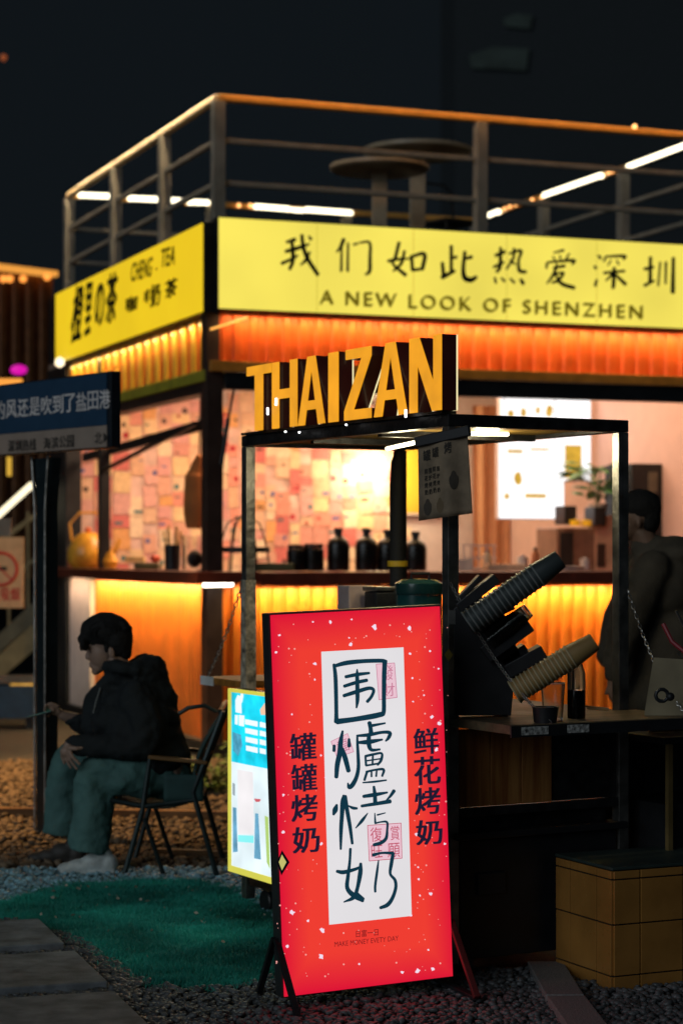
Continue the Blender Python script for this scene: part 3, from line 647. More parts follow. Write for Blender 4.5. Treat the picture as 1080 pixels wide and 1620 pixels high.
# cabinets at the back right
def inner(px0, py0, px1, py1, yl, dep, name, label, cat, m, bev=.01, front_part=None):
    a = on(BO, px0, py0, 1, yl); c = on(BO, px1, py1, 1, yl); zb = c.z
    t = thing(name, label, cat, BO.location, BO.rotation_euler.z)
    MB().box(a.x, c.x, yl, yl+dep, zb, a.z).build('body', m, t, bev=bev)
    if front_part:
        nm, fx0, fz0, fx1, fz1, fm = front_part; W_ = c.x-a.x; H_ = a.z-zb
        MB().box(a.x+W_*fx0, a.x+W_*fx1, yl-.012, yl-.001, zb+H_*fz0, zb+H_*fz1).build(nm, fm, t, bev=.003)
    return t
inner(999, 733, 1059, 1000, 1.2, .5, 'tall_fridge', 'tall dark fridge cabinet behind the standing person', 'fridge', M['dark'], front_part=('notice', .42, .83, .66, .95, mat('dim_paper', (.13, .12, .09), .6)))
inner(880, 835, 940, 905, 1.5, .4, 'drink_machine', 'brown drink machine below the potted plant', 'machine', mat('machine_brown', (.22, .13, .09), .4), front_part=('window', .08, .1, .42, .9, M['blackp']))
inner(940, 815, 972, 905, 1.5, .4, 'shelf_unit', 'pale wooden shelf unit right of the drink machine', 'shelf', mat('pale_shelf', (.62, .40, .28), .5), front_part=('slot', .1, .1, .5, .5, M['brown']))
inner(893, 800, 912, 830, 1.45, .2, 'storage_tin', 'dark tin under the lit menu board', 'tin', M['blackp']); inner(940, 802, 958, 832, 1.45, .2, 'storage_tin', 'dark tin right of the two yellow lids', 'tin', M['blackp'])
for px in (909, 927):
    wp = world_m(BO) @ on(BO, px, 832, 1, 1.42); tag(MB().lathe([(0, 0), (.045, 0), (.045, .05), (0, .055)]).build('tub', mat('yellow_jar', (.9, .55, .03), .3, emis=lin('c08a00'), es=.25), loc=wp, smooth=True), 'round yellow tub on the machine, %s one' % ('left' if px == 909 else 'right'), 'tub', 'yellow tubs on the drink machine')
# basket, boards and plates near the counter
t = thing('wire_crate', 'small white wire crate on the counter behind the cart', 'crate', world_m(BO) @ V((on(BO, 757, 890, 1, .3).x, .3, zc1)))
for k in range(5): MB().box(-.13+k*.06, -.118+k*.06, -.08, -.07, 0, .19).build('bar', M['white'], t)
for z in (0, .09, .19): MB().box(-.135, .135, -.082, -.068, z, z+.012).build('rail', M['white'], t)
MB().box(-.135, .135, -.06, .1, 0, .02).build('base', M['white'], t)
for (px, w_, h_, c_, lab, nm) in ((800, .30, .05, (.75, .5, .3), 'stack of pale paper by the wire crate', 'paper_stack'), (735, .12, .09, (.8, .65, .5), 'pale carton left of the wire crate', 'carton'), (860, .14, .07, (.7, .3, .12), 'orange brown tub on the counter under the menu boards', 'tub'), (905, .22, .03, (.6, .6, .55), 'pale plate at the edge of the counter', 'plate')):
    wp = world_m(BO) @ V((on(BO, px, 890, 1, .05).x, .05, zc1))
    if nm in ('tub', 'plate'): o = MB().lathe([(0, 0), (w_*.35, 0), (w_*.5, h_), (w_*.46, h_), (w_*.3, .008), (0, .008)], n=24).build(nm, mat(nm+'_mat', c_, .5), loc=wp, smooth=True)
    else: o = MB().box(-w_/2, w_/2, -.09, .09, 0, h_).build(nm, mat(nm+'_mat', c_, .6), loc=wp, bev=.004)
    tag(o, lab, nm.replace('_', ' '))
for (px, yl_, r_, h_, c_, nm, lab) in ((770, .22, .035, .16, (.75, .55, .35), 'syrup_bottle', 'amber syrup bottle behind the wire crate on the booth counter'), (826, .25, .045, .12, (.8, .78, .72), 'cup_tower', 'stack of white cups on the counter under the menu boards'), (846, .22, .03, .18, (.6, .2, .06), 'syrup_bottle', 'red brown syrup bottle right of the white cups'), (925, .25, .04, .10, (.75, .7, .6), 'cup_tower', 'short stack of pale cups by the drink machine')):
    wp = world_m(BO) @ V((on(BO, px, 890, 1, yl_).x, yl_, zc1)); t = thing(nm, lab, nm.replace('_', ' '), wp)
    MB().lathe([(0, 0), (r_, 0), (r_*1.05, h_*.1), (r_, h_*.7), (r_*(.5 if 'bottle' in nm else 1.1), h_*.86), (0, h_*.86)], n=18).build('body', mat('clutter_%d' % px, c_, .35), t, smooth=True)
    MB().lathe([(0, h_*.865), (r_*.5, h_*.865), (r_*.45, h_), (0, h_)], n=14).build('cap', M['blackp'] if 'bottle' in nm else M['white'], t, smooth=True)
# plants
def leafy(name, loc, n, spread, hgt, size, m, label, potm=None, up=.5, cat='plant', ph=.0):
    t = thing(name, label, cat, loc)
    if potm: MB().lathe([(0, 0), (.07, 0), (.09, ph), (.08, ph), (.07, ph-.02), (0, ph-.02)]).build('pot', potm, t, smooth=True)
    st = MB(); lf = []
    for k in range(n):
        a = random.uniform(0, 6.28); r = spread*math.sqrt(random.random()); z = ph+hgt*random.uniform(.15, 1); tip = V((r*math.cos(a), r*math.sin(a), z))
        if k % 3 == 0: st.tube([(0, 0, ph*.8), (tip.x*.4, tip.y*.4, ph+(z-ph)*.6), tip], .004, 5)
        d = V((math.cos(a), math.sin(a), random.uniform(-.3, up))).normalized(); s_ = size*random.uniform(.6, 1.2)
        sd_ = d.cross(V((random.uniform(-.4, .4), random.uniform(-.4, .4), 1))).normalized(); nn = sd_.cross(d)
        b = MB(); b.add([tip, tip+d*s_*.3+sd_*s_*.22, tip+d*s_*.7+sd_*s_*.18-nn*s_*.05, tip+d*s_-nn*s_*.15, tip+d*s_*.7-sd_*s_*.18-nn*s_*.05, tip+d*s_*.3-sd_*s_*.22, tip+d*s_*.5+nn*s_*.06], [(0, 1, 6), (1, 2, 6), (2, 3, 6), (3, 4, 6), (4, 5, 6), (5, 0, 6)])
        lf.append(b)
    st.build('stem', mat('stem_green', (.06, .08, .02), .6), t)
    if n <= 60:
        for b in lf: b.build('leaf', m, t)
    else:
        al = MB()
        for b in lf: al.add(b.v, b.f)
        al.build('foliage', m, t)['kind'] = 'stuff'
    return t
leafm = mat('leaf_green', (.05, .16, .035), .4, var=.5, noise=20)
wp = world_m(BO) @ on(BO, 945, 815, 1, 1.6)
leafy('potted_plant', wp, 60, .20, .34, .22, leafm, 'bushy green potted plant beside the lit menu boards', mat('white_pot', (.7, .6, .5), .5), ph=.10)
leafy('low_shrub', (-.83, 13.4, 0), 240, .26, .22, .07, mat('shrub_green', (.08, .16, .02), .6, var=.6, noise=10), 'low green weeds growing between the chair and the blue menu box', ph=.0, cat='shrub')
leafy('low_shrub', (-.62, 13.9, 0), 200, .2, .30, .06, mat('shrub_green', (.08, .16, .02), .6), 'taller green weeds close behind the blue menu box', ph=.0, cat='shrub')

# ================================================================== drinks cart
CT = thing('drinks_cart', 'steel framed drinks cart with fold-out shelves and plank panels', 'cart', (.391, 7.58, 0), math.atan2(.481, .877))
CW, CL, CZ = .75, 1.64, 2.035; tw = .045
cblack = mat('chipped_black_steel', (.03, .03, .032), .4, .5, noise=20, var=.6, bump=.2)
for (x, y, m_) in ((0, 0, M['steel']), (CW, 0, M['steel']), (0, CL, M['steel']), (CW, CL, cblack)):
    MB().box(x-tw/2, x+tw/2, y-tw/2, y+tw/2, .06, CZ-tw-.001).build('post', m_, CT, bev=.003)
h = tw/2
for (x0, x1, y0, y1) in ((-h, CW+h, -h, h), (-h, CW+h, CL-h, CL+h)): MB().box(x0, x1, y0, y1, CZ-tw, CZ).build('top_beam', cblack, CT, bev=.003)
for x in (0, CW): MB().box(x-h, x+h, h+.001, CL-h-.001, CZ-tw, CZ).build('top_beam', cblack, CT, bev=.003)
MB().box(-h-.002, h+.002, CL-h-.002, CL+h+.002, .95, 1.42).build('peeled_sleeve', mat('peeled_cream', (.42, .36, .27), .6, noise=30, var=.8, bump=.2), CT)
# inner faces of the near posts are bare worn metal strips
for (x, y) in ((-.012, -h-.0035), (CW-.012, -h-.0035)):
    pass
MB().box(h, CW-h, h, CL-h, CZ-.03, CZ-.018).build('roof_panel', wood('roof_ply', '6b5222', '9a7a34', .5, axis='Y'), CT)
for y in (.55, 1.1): MB().box(h, CW-h, y-.015, y+.015, CZ-.055, CZ-.031).build('roof_rib', cblack, CT)
cw_ = wood('counter_wood', '2a1c12', '4a3422', .5, axis='Y')
MB().box(-.03, CW+.03, h+.002, CL-h-.002, .905, .94).build('counter', cw_, CT, bev=.003)
pw_ = wood('plank_brown', '8a4e22', 'c08a4c', .6, axis='Z')
for k in range(3): MB().box(.025+k*.135, .157+k*.135, -.018, -.0, .62, .90).build('plank', pw_, CT, bev=.003)
MB().box(.433, CW-.025, -.004, .012, .62, .90).build('front_panel', cblack, CT)
MB().box(.024, CW-.024, -.02, .02, .585, .618).build('lower_rail', cblack, CT, bev=.003)
for k in range(9): MB().box(-.012, .004, .03+k*.176, .2+k*.176, .12, .90).build('side_plank', cw_, CT, bev=.003)
MB().box(.03, CW-.03, .05, CL-.05, .12, .58).build('cabinet', cblack, CT, bev=.004)
MB().box(.0, CW, -.05, .045, .505, .53).build('lower_shelf', M['blackp'], CT, bev=.004)
MB().box(.03, CW-.03, -.015, .045, .07, .50).build('lower_cupboard', M['blackp'], CT, bev=.004)
MB().box(.10, .22, -.028, -.016, .30, .38).build('cupboard_handle', M['blackp'], CT, bev=.004)
for x in (.06, CW-.06):
    for y in (.06, CL-.06):
        o = MB().lathe([(0, -.015), (.045, -.015), (.05, -.01), (.05, .01), (.045, .015), (0, .015)], (x, y, .05), 16, (1, 0, 0)).build('wheel', M['blackp'], CT, smooth=True)
# fold-out shelves
sh_m = wood('shelf_wood', '4b4030', '6f6048', .55, axis='X')
MB().box(-.02, CW+.05, -.42, -.024, .915, .947).build('near_shelf', sh_m, CT, bev=.003)
MB().box(-.02, CW+.05, -.428, -.4205, .905, .944).build('shelf_edge', M['dark'], CT)
for (a, c) in ((.02, .13), (.21, .30)): MB().box(a, c, -.431, -.4285, .912, .94).build('peeled_strip', mat('peeled_white', (.4, .4, .38), .6, noise=90, var=.9), CT)
MB().box(-.02, CW, CL+.024, CL+.43, .955, .985).build('far_shelf', wood('far_shelf_wood', '8a5a24', 'b57a34', .5, axis='X'), CT, bev=.003)
MB().box(-.026, -.021, CL+.30, CL+.43, .95, .99).build('shelf_end', mat('white_end', (.7, .7, .68), .5), CT)
# labels stuck on the near post
MB().box(-h-.001, h+.001, -h-.003, -h-.0005, 1.28, 1.33).build('sticker', mat('silver_sticker', (.45, .44, .42), .3, .5), CT)
# LED tubes under the roof
def ctube(a, b_, en):
    a = V(a); b_ = V(b_); MB().limb([(a, .008), (b_, .008)]).build('roof_tube', emit('cart_tube', 'fff3c8', 4.5), CT, smooth=True)
    m_ = (a+b_)/2; d = bpy.data.lights.new('tube_lamp', 'POINT'); d.energy = en; d.color = (1, .86, .52); d.shadow_soft_size = .05
    o = bpy.data.objects.new('tube_lamp', d); C.objects.link(o); o.parent = CT; o.location = m_-V((0, 0, .03))
mi = world_m(CT).inverted()
ctube(mi @ P(612, 710, 8.30), mi @ P(664, 698, 8.02), 4.5); ctube(mi @ P(738, 686, 8.1), mi @ P(802, 687, 8.2), 4.5)
# lettering THAIZAN on the long beam: each letter its own part with face, returns and back plate
face_m = emit('letter_orange', 'f0a016', 1.0, .12, 9, .1); ret_m = mat('maroon_return', (.12, .02, .018), .35, coat=.4); bk_m = emit('letter_cream', 'f7e7b0', 1.0)
LG = {
 'T': [[(0,1),(1,1),(1,.86),(.66,.86),(.66,0),(.34,0),(.34,.86),(0,.86)]],
 'H': [[(0,0),(0,1),(.27,1),(.27,.58),(.73,.58),(.73,1),(1,1),(1,0),(.73,0),(.73,.44),(.27,.44),(.27,0)]],
 'I': [[(0,0),(0,1),(1,1),(1,0)]],
 'Z': [[(0,0),(0,.13),(.66,.86),(.06,.86),(.06,1),(1,1),(1,.87),(.34,.14),(1,.14),(1,0)]],
 'A': [[(0,0),(.36,1),(.64,1),(1,0),(.76,0),(.685,.22),(.315,.22),(.24,0)]],
 'N': [[(0,0),(0,1),(.3,1),(.76,.36),(.76,1),(1,1),(1,0),(.72,0),(.24,.66),(.24,0)]]}
SG = thing('letter_sign', 'row of standing orange lit letters spelling THAIZAN on the cart roof', 'sign', CT.location, CT.rotation_euler.z)
MB().box(-.035, .025, .0, CL, CZ+.001, CZ+.012).build('base_rail', cblack, SG)
for ch, x0, x1 in (('T', 391, 429), ('H', 431, 470), ('A', 472, 514), ('I', 520, 535), ('Z', 545, 587), ('A', 592, 644), ('N', 648, 698)):
    xf = -.055; ya = on(CT, x0, 640, 0, xf).y; yb = on(CT, x1, 640, 0, xf).y; z0 = CZ+.012; hh = .272
    def fn(u, v_, d): return (d, ya+(yb-ya)*u, z0+hh*v_)
    L0 = V((0, 0, 0)); par = None
    poly = LG[ch][0]
    ret = MB().prism(poly, fn, xf+.003, xf+.062)
    if ch == 'A':   # counter of the A left open by a real hole: build from three strokes
        ret = MB()
        for pl in ([(0,0),(.36,1),(.52,1),(.50,.86),(.24,0)], [(1,0),(.64,1),(.48,1),(.50,.86),(.76,0)], [(.27,.22),(.73,.22),(.68,.36),(.32,.36)]): ret.prism(pl, fn, xf+.003, xf+.062)
    body = ret.build('letter', ret_m, SG)
    fc = MB(); bkm = MB()
    if ch == 'A':
        for j, pl in enumerate(([(0,0),(.36,1),(.50,1),(.50,.85),(.24,0)], [(1,0),(.64,1),(.50,1),(.50,.85),(.76,0)], [(.305,.22),(.695,.22),(.655,.35),(.345,.35)])):
            fc.prism(pl, fn, xf-.003-.0004*j, xf+.002); bkm.prism(pl, fn, xf+.063, xf+.069+.0004*j)
    else: fc.prism(poly, fn, xf-.003, xf+.002); bkm.prism(poly, fn, xf+.063, xf+.069)
    fc.build('letter_face', face_m, body); bkm.build('back_plate', bk_m, body)
glint = emit('glint_white', 'ffffff', 4)  # glowing patches paint the white highlights and LED leaks on the letters
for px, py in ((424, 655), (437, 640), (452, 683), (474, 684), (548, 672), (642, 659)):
    p = mi @ P(px, py, 1); q = on(CT, px, py, 0, -.060); MB().box(-.064, -.059, q.y-.004, q.y+.004, q.z-.003, q.z+.026 if py < 660 else q.z+.003).build('glint_patch', glint, SG)
# chains
def chain(a, b_, sag, label, lk=.022, wd=.011, r=.0021, hook=False):
    a = V(a); b_ = V(b_); L_ = (b_-a).length; n = int(L_/(lk*.74)); mb = MB()
    def pos(t): p = a.lerp(b_, t); p.z -= sag*4*t*(1-t); return p
    for i in range(n):
        p = pos((i+.5)/n); d = (pos((i+1)/n)-pos(i/n)).normalized(); s1 = d.cross(V((0, 0, 1))).normalized(); s2 = d.cross(s1)
        q = s1 if i % 2 else s2; q = (q+(s2 if i % 2 else -s1)*.35).normalized(); ring = []
        for k in range(10):
            t = 2*math.pi*k/10; ring.append(p+d*(math.cos(t)*lk/2)+q*(math.sin(t)*wd/2))
        mb.tube(ring, r, 5, True)
    return tag(mb.build('chain', M['chain'], smooth=True), label, 'chain', 'chains holding the fold-out shelves')
cwp = lambda x, y, z: world_m(CT) @ V((x, y, z))
chain(cwp(-.02, -.03, 1.43), cwp(.03+.12, -.415, .95), .05, 'steel chain from the near cart post down to the shelf by the red sign')
chain(cwp(CW+.01, -.03, 1.40), cwp(CW-.0, -.405, .95), .06, 'steel chain from the right cart post down to the shelf corner')
chain(cwp(-.01, CL+.02, 1.43), cwp(-.01, CL+.38, .99), .03, 'steel chain from the far left cart post behind the seated man', .03, .014, .0025)
# hanging cloth menu on the near corner
t = thing('hanging_menu', 'grimy printed menu cloth hanging from a rod on the near cart post', 'menu', (0, 0, 0))
ya, yb = 7.50, 7.40
MB().bar(P(657, 700, ya), P(743, 681, yb), .02, .038).build('rod', M['blackp'], t, bev=.004)
def clothpt(u, v_, off=0):
    xt = 661+78*u; yt = 703-19*u; xb = 662+85*u; yb_ = 824-12*u
    px = xt+(xb-xt)*v_; py = yt+(yb_-yt)*v_; Y = ya+(yb-ya)*u+.016*math.sin(u*9)*(.3+.7*v_)+(.03*max(0, u-.55))
    return P(px, py, Y-off)
b = MB(); nu, nv = 26, 14
for i in range(nu+1):
    for j in range(nv+1): b.v.append(tuple(clothpt(i/nu, j/nv)))
for i in range(nu):
    for j in range(nv): a = i*(nv+1)+j; b.f.append((a, a+nv+1, a+nv+2, a+1))
o = b.build('cloth', mat('grimy_cloth', (.27, .20, .13), .75, noise=14, var=.35, bump=.2), t, smooth=True); sm = o.modifiers.new('solid', 'SOLIDIFY'); sm.thickness = .002
mk = mat('faded_ink', (.035, .028, .022), .7)
def ctext(txt, u0, v0, u1, v1): return put_text(MB(), txt, [(u0, v0), (u1, v0), (u1, v1), (u0, v1)], lambda u, v_, d: clothpt(u, v_, .004+d), .03).build('lettering', mk, t)
ctext('罐', .10, .10, .24, .24); ctext('罐', .28, .09, .40, .22); ctext('烤', .52, .06, .66, .20)
for k, tx in enumerate('鲜花烤奶'): ctext(tx, .12, .34+k*.09, .18, .41+k*.09); ctext(tx, .28, .33+k*.09, .34, .40+k*.09)
for k, tx in enumerate('围炉烤奶'): ctext(tx, .20, .34+k*.09, .26, .41+k*.09); ctext(tx, .36, .34+k*.09, .41, .40+k*.09)
for (u, v_, ru, rv, m_) in ((.17, .84, .075, .11, mat('jar_print', (.07, .055, .04), .7)), (.40, .84, .065, .10, mat('jar_print_light', (.20, .14, .08), .7)), (.68, .55, .09, .12, mat('jar_print', (.07, .055, .04), .7))):
    b = MB(); n = 20; ps = [clothpt(u, v_, .004)]+[clothpt(u+ru*math.cos(k*6.283/n)*(1 if math.sin(k*6.283/n) > -.5 else .7), v_+rv*math.sin(k*6.283/n), .004) for k in range(n)]
    b.add(ps, [(0, k+1, (k+1) % n+1) for k in range(n)]); b.build('jar_picture', m_, t)
# wrapped bundle tied on the back right post
bd = cwp(CW, CL, 0)
t = thing('wrapped_umbrella', 'black folded umbrella bundle tied upright to the back cart post', 'umbrella', (bd.x-.012, bd.y-.05, .94))
MB().lathe([(0, 0), (.028, 0), (.032, .1), (.034, .5), (.036, .9), (.030, 1.0), (.012, 1.04), (0, 1.04)], n=14).build('bundle', mat('black_cloth', (.015, .015, .015), .75, bump=.6, bscale=20), t, smooth=True)
MB().lathe([(.036, .535), (.045, .535), (.045, .56), (.036, .56)], n=16).build('yellow_tie', mat('yellow_tie', (.7, .45, .02), .5), t)
# pots on the cart counter
tealm = mat('teal_enamel', (.012, .07, .07), .22, var=.25, coat=.5)
p = P(662, 905, 8.35); t = thing('drink_barrel', 'dark teal lidded drink barrel on the cart counter behind the red sign', 'barrel', (p.x, p.y, .94))
MB().lathe([(0, 0), (.085, 0), (.092, .02), (.092, .43), (0, .43)], n=28).build('body', tealm, t, smooth=True)
MB().lathe([(0, .431), (.096, .431), (.098, .44), (.096, .475), (.07, .49), (0, .495)], n=28).build('lid', mat('teal_lid', (.01, .045, .045), .25, coat=.5), t, smooth=True)
MB().tube([(-.03, -.03, .49), (-.03, -.03, .515), (.04, -.03, .515), (.04, -.03, .49)], .006).build('handle', M['blackp'], t)
p = P(566, 925, 8.6); t = thing('carton', 'pale pinkish carton standing on the cart counter', 'carton', (p.x, p.y, .941), .5)
MB().box(-.07, .05, -.05, .05, 0, .462).build('box', mat('pink_carton', (.42, .32, .30), .7), t, bev=.004)
p = P(602, 925, 8.5); t = thing('canister', 'dark square canister between the carton and the teal barrel', 'canister', (p.x, p.y, .941), .5)
MB().box(-.05, .055, -.05, .05, 0, .44).build('body', M['dark'], t, bev=.008); MB().box(-.055, .06, -.055, .055, .441, .46).build('lid', M['steel'], t, bev=.004)
b = thing('ash_tray', 'dark metal pan on the far end of the cart counter', 'pan', cwp(.12, 1.35, .941)); MB().lathe([(0, 0), (.1, 0), (.12, .05), (.11, .05), (.095, .01), (0, .01)]).build('body', cblack, b, smooth=True)
# blue menu light box on the long side
q = cwp(0, 0, 0)
BL = thing('menu_lightbox', 'glowing cyan and white drinks menu box in a yellow frame, left of the red sign', 'light box', (-.472, 8.84, .203), math.atan2(-.877, .481))
BWd, BHt = .58, .765
MB().box(0, BWd, .012, .07, 0, BHt).build('case', M['dark'], BL, bev=.003)
yf = emit('yellow_frame_glow', 'e8e25a', .85, .1)
fr = .026
for nm, bx in (('l', (0, fr, 0, BHt)), ('r', (BWd-fr, BWd, 0, BHt)), ('b', (fr+.0005, BWd-fr-.0005, 0, fr)), ('t', (fr+.0005, BWd-fr-.0005, BHt-.014, BHt))):
    MB().box(bx[0], bx[1], -.004, .011, bx[2], bx[3]).build('frame', yf, BL)
MB().box(fr, BWd-fr, .0, .008, .46, BHt-.0145).build('upper_print', emit('cyan_print', '18c4dd', 1.3, .35, 9), BL)
MB().box(fr, BWd-fr, .0, .008, fr+.0005, .4595).build('lower_print', emit('pale_print', 'dcebf0', 1.12, .14, 6), BL)
wt = emit('white_print', 'e6f0f4', 1.15); bp = emit('blue_print', '6aa6c6', .95, .35, 14); aq = emit('aqua_print', '7fdfe0', 1.3, .1)
def bq(px, py): q = on(BL, px, py, 1, 0); return q.x, q.z
def bquad(pts, m_, nm='print', d=-.0015):
    MB().prism([bq(*p) for p in pts], lambda u, v_, dd: (u, dd, v_), d, d+.001).build(nm, m_, BL)
def bz(pts): return [(350+x/4.76, 1070+y/4.76) for x, y in pts]
bquad(bz([(108,180),(125,140),(150,150),(155,280),(110,270)]), wt); bquad(bz([(150,130),(165,118),(170,150),(160,200),(150,200)]), wt, d=-.003)
bquad(bz([(105,290),(128,292),(125,365),(105,360)]), wt); bquad(bz([(135,290),(175,295),(172,378),(135,370)]), wt)
for k in range(4):
    y = 322+k*66; bquad(bz([(180+k*3,y),(275,y+18),(275,y+58),(180+k*3,y+38)]), wt); bquad(bz([(292,y+20),(335,y+30),(337,y+68),(292,y+58)]), wt)
bquad(bz([(90,420),(150,440),(160,520),(130,600),(92,560)]), emit('mid_cyan', '52a8c8', .9, .4, 20)); bquad(bz([(295,250),(330,200),(338,290),(300,290)]), emit('peach_print', 'f6c8a8', 1.0))
bquad(bz([(90,985),(115,990),(125,1320),(90,1325)]), bp); bquad(bz([(258,1030),(280,1035),(300,1380),(250,1370)]), bp); bquad(bz([(88,800),(105,810),(105,900),(88,890)]), emit('grey_print', 'a8b8c0', .8))
bquad(bz([(128,1195),(245,1200),(245,1255),(128,1245)]), aq, d=-.0012); bquad(bz([(122,700),(240,720),(245,1190),(130,1190)]), emit('milk_print', 'f0ecee', 1.05, .06, 8), d=-.0008)
bquad(bz([(248,920),(300,925),(290,945),(262,945)]), emit('red_print', 'd8606a', .95)); bquad(bz([(330,1050),(355,1060),(368,1450),(345,1400)]), emit('lime_print', 'b8d878', .95))
for s_ in (.12, .62): MB().box(BWd*.5-.02, BWd*.5+.02, .071, .17, s_-.015, s_+.015).build('bracket', M['dark'], BL)

# cup dispenser and cup stacks on the near shelf
t = thing('cup_dispenser', 'black tilted cup dispenser rack standing on the near shelf', 'dispenser', (0, 0, 0))
t.location.y = .06
dk_ = mat('dispenser_black', (.018, .018, .02), .45, var=.3)
dv = lambda Y: None
YD = 7.56
def dpr(poly, y0, y1, nm, m_=dk_):
    b = MB(); b.prism(poly, lambda u, v_, d: P(u, v_, d) if False else V(((u-540)*YD/F, d, EYE-(v_-HOR)*YD/F)), y0, y1); return b.build(nm, m_, t, bev=.003)
dpr([(718, 1132), (716, 965), (748, 935), (795, 965), (812, 1015), (838, 1060), (812, 1085), (808, 1132)], 7.50, 7.66, 'body')
for (x0, y0, x1, y1, hw, ya_, yb_) in ((722, 952, 760, 912, 4, 7.47, 7.60), (724, 962, 784, 914, 8, 7.44, 7.58), (738, 985, 808, 952, 12, 7.45, 7.60), (765, 1035, 834, 985, 14, 7.43, 7.58), (795, 1052, 833, 1026, 8, 7.50, 7.62), (800, 1062, 858, 1030, 11, 7.44, 7.58)):
    d = np.array([x1-x0, y1-y0], float); d /= np.hypot(*d); n = np.array([-d[1], d[0]])*hw
    dpr([(x0+n[0], y0+n[1]), (x1+n[0], y1+n[1]), (x1-n[0], y1-n[1]), (x0-n[0], y0-n[1])], ya_, yb_, 'chute')
def cup_stack(px0, py0, px1, py1, Y, r, n, m_, lab, rimm, pitch=.0195, clen=.10):
    a = P(px0, py0, Y); c = P(px1, py1, Y-.02); ax = (c-a).normalized()
    t = thing('cup_stack', lab, 'cup stack', a, 0, 'nested paper cup stacks in the dispenser'); first = None
    L_ = (c-a).length
    for k in range(n):
        s0 = L_-clen-k*pitch
        if s0 < -.02: break
        if first is None:
            first = MB().lathe([(r*.98, 0), (r*.74, clen*.97), (r*.70, clen), (0, clen), (0, clen-.004), (r*.66, clen-.006), (r*.93, 0)], (0, 0, 0), 22, ax).build('cup', m_, t, smooth=True); first.location = ax*s0
            rim = MB().lathe([(r*.97, -.003), (r*1.03, -.002), (r*1.055, 0), (r*1.03, .003), (r*.97, .004)], (0, 0, 0), 22, ax).build('rim', rimm, first, smooth=True)
        else:
            q = first.copy(); C.objects.link(q); q.parent = t; q.location = ax*s0
            q2 = rim.copy(); C.objects.link(q2); q2.parent = q
cup_stack(742, 985, 886, 884, 7.42, .046, 17, mat('dark_cup', (.045, .055, .055), .4), 'tall nested stack of dark cups pointing up right from the dispenser', mat('cup_rim_grey', (.20, .22, .21), .35))
cup_stack(818, 1092, 940, 1015, 7.40, .044, 16, mat('kraft_cup', (.30, .19, .07), .5), 'lower nested stack of kraft cups pointing up right', mat('kraft_rim', (.46, .38, .22), .4), .0165)
cup_stack(775, 1012, 836, 965, 7.50, .036, 8, glass('cup_plastic', (.8, .82, .8), .12), 'short nested stack of clear plastic cups in the middle of the dispenser', glass('cup_plastic'), .016)
zs = .947
def on_shelf(px, Y): p = P(px, 1100, Y); return V((p.x, Y, zs))
t = thing('sauce_bottle', 'dark sauce bottle with black cap standing on the near shelf', 'bottle', on_shelf(911, 7.52))
MB().lathe([(0, 0), (.027, 0), (.030, .01), (.030, .10), (0, .10)], n=24).build('liquid', mat('dark_sauce', (.012, .006, .004), .2), t, smooth=True)
MB().lathe([(.031, .0), (.0325, .01), (.0325, .16), (.018, .20), (.012, .215), (.012, .23)], n=24).build('glass', glass('bottle_glass', (.9, .85, .8)), t, smooth=True)
MB().lathe([(0, .215), (.019, .215), (.019, .245), (0, .245)]).build('cap', M['blackp'], t, smooth=True)
t = thing('drinking_glass', 'clear tumbler on the near shelf in front of the cup stacks', 'glass', on_shelf(874, 7.42))
MB().lathe([(0, 0), (.034, 0), (.043, .13), (.039, .13), (.031, .012), (0, .012)], n=28).build('body', glass('tumbler_glass', (.9, .92, .92), .12), t, smooth=True)
MB().tube([(.042*math.cos(k*.349), .042*math.sin(k*.349), .131) for k in range(18)], .002, 6, True).build('rim', mat('glass_rim', (.6, .62, .6), .15), t, smooth=True)
t = thing('small_cup', 'squat black cup on the shelf in front of the tumbler', 'cup', on_shelf(862, 7.33)); MB().lathe([(0, 0), (.040, 0), (.046, .055), (.042, .055), (.037, .006), (0, .006)], n=24).build('body', M['blackp'], t, smooth=True)
for k, dx in enumerate((0, 6)):
    tag(MB().cone(P(922+dx, 1117+k*4, 7.56), P(962, 1121+k*2, 7.60), .0035).build('chopstick', mat('stick_wood', (.75, .45, .22), .5)), ('upper' if not k else 'lower')+' pale wooden stick lying on the near shelf', 'stick', 'wooden sticks on the shelf')
# right side clutter: clipboard, tongs, side table
t = thing('cardboard_sheet', 'tan cardboard sheet leaning at the right end of the shelf', 'cardboard', (0, 0, 0))
b = MB(); b.prism([(1033, 1040), (1092, 1044), (1092, 1132), (1018, 1132)], lambda u, v_, d: P(u, v_, 7.64+d), 0, .006); b.build('sheet', mat('tan_card', (.33, .27, .17), .8, var=.2), t)
t = thing('tongs', 'red handled tongs hanging at the right edge above the shelf', 'tongs', (0, 0, 0))
MB().tube([P(1048, 987, 7.5), P(1062, 1015, 7.48), P(1085, 1034, 7.46)], .0085, 8).build('handle', mat('red_grip', (.30, .02, .03), .4), t, smooth=True)
MB().tube([P(1068, 966, 7.5), P(1080, 990, 7.5), P(1092, 1000, 7.5)], .005, 6).build('blade', M['steel'], t, smooth=True)
MB().tube([P(1075, 1030, 7.46), P(1070, 1034, 7.45), P(1082, 1042, 7.45)], .003, 6).build('wire', M['steel'], t, smooth=True)
t = thing('hook', 'dark round clamp hanging on the right chain', 'clamp', P(1046, 1100, 7.53)); MB().tube([(.022*math.cos(k*.63), 0, .022*math.sin(k*.63)) for k in range(10)], .007, 8, True).build('ring', M['dark'], t, smooth=True); MB().ball((.03, 0, -.005), .016).build('knob', M['dark'], t, smooth=True)
t = thing('side_table', 'low dark cabinet with a thin ochre corner post, right of the cart', 'cabinet', (1.30, 8.02, 0), R(28))
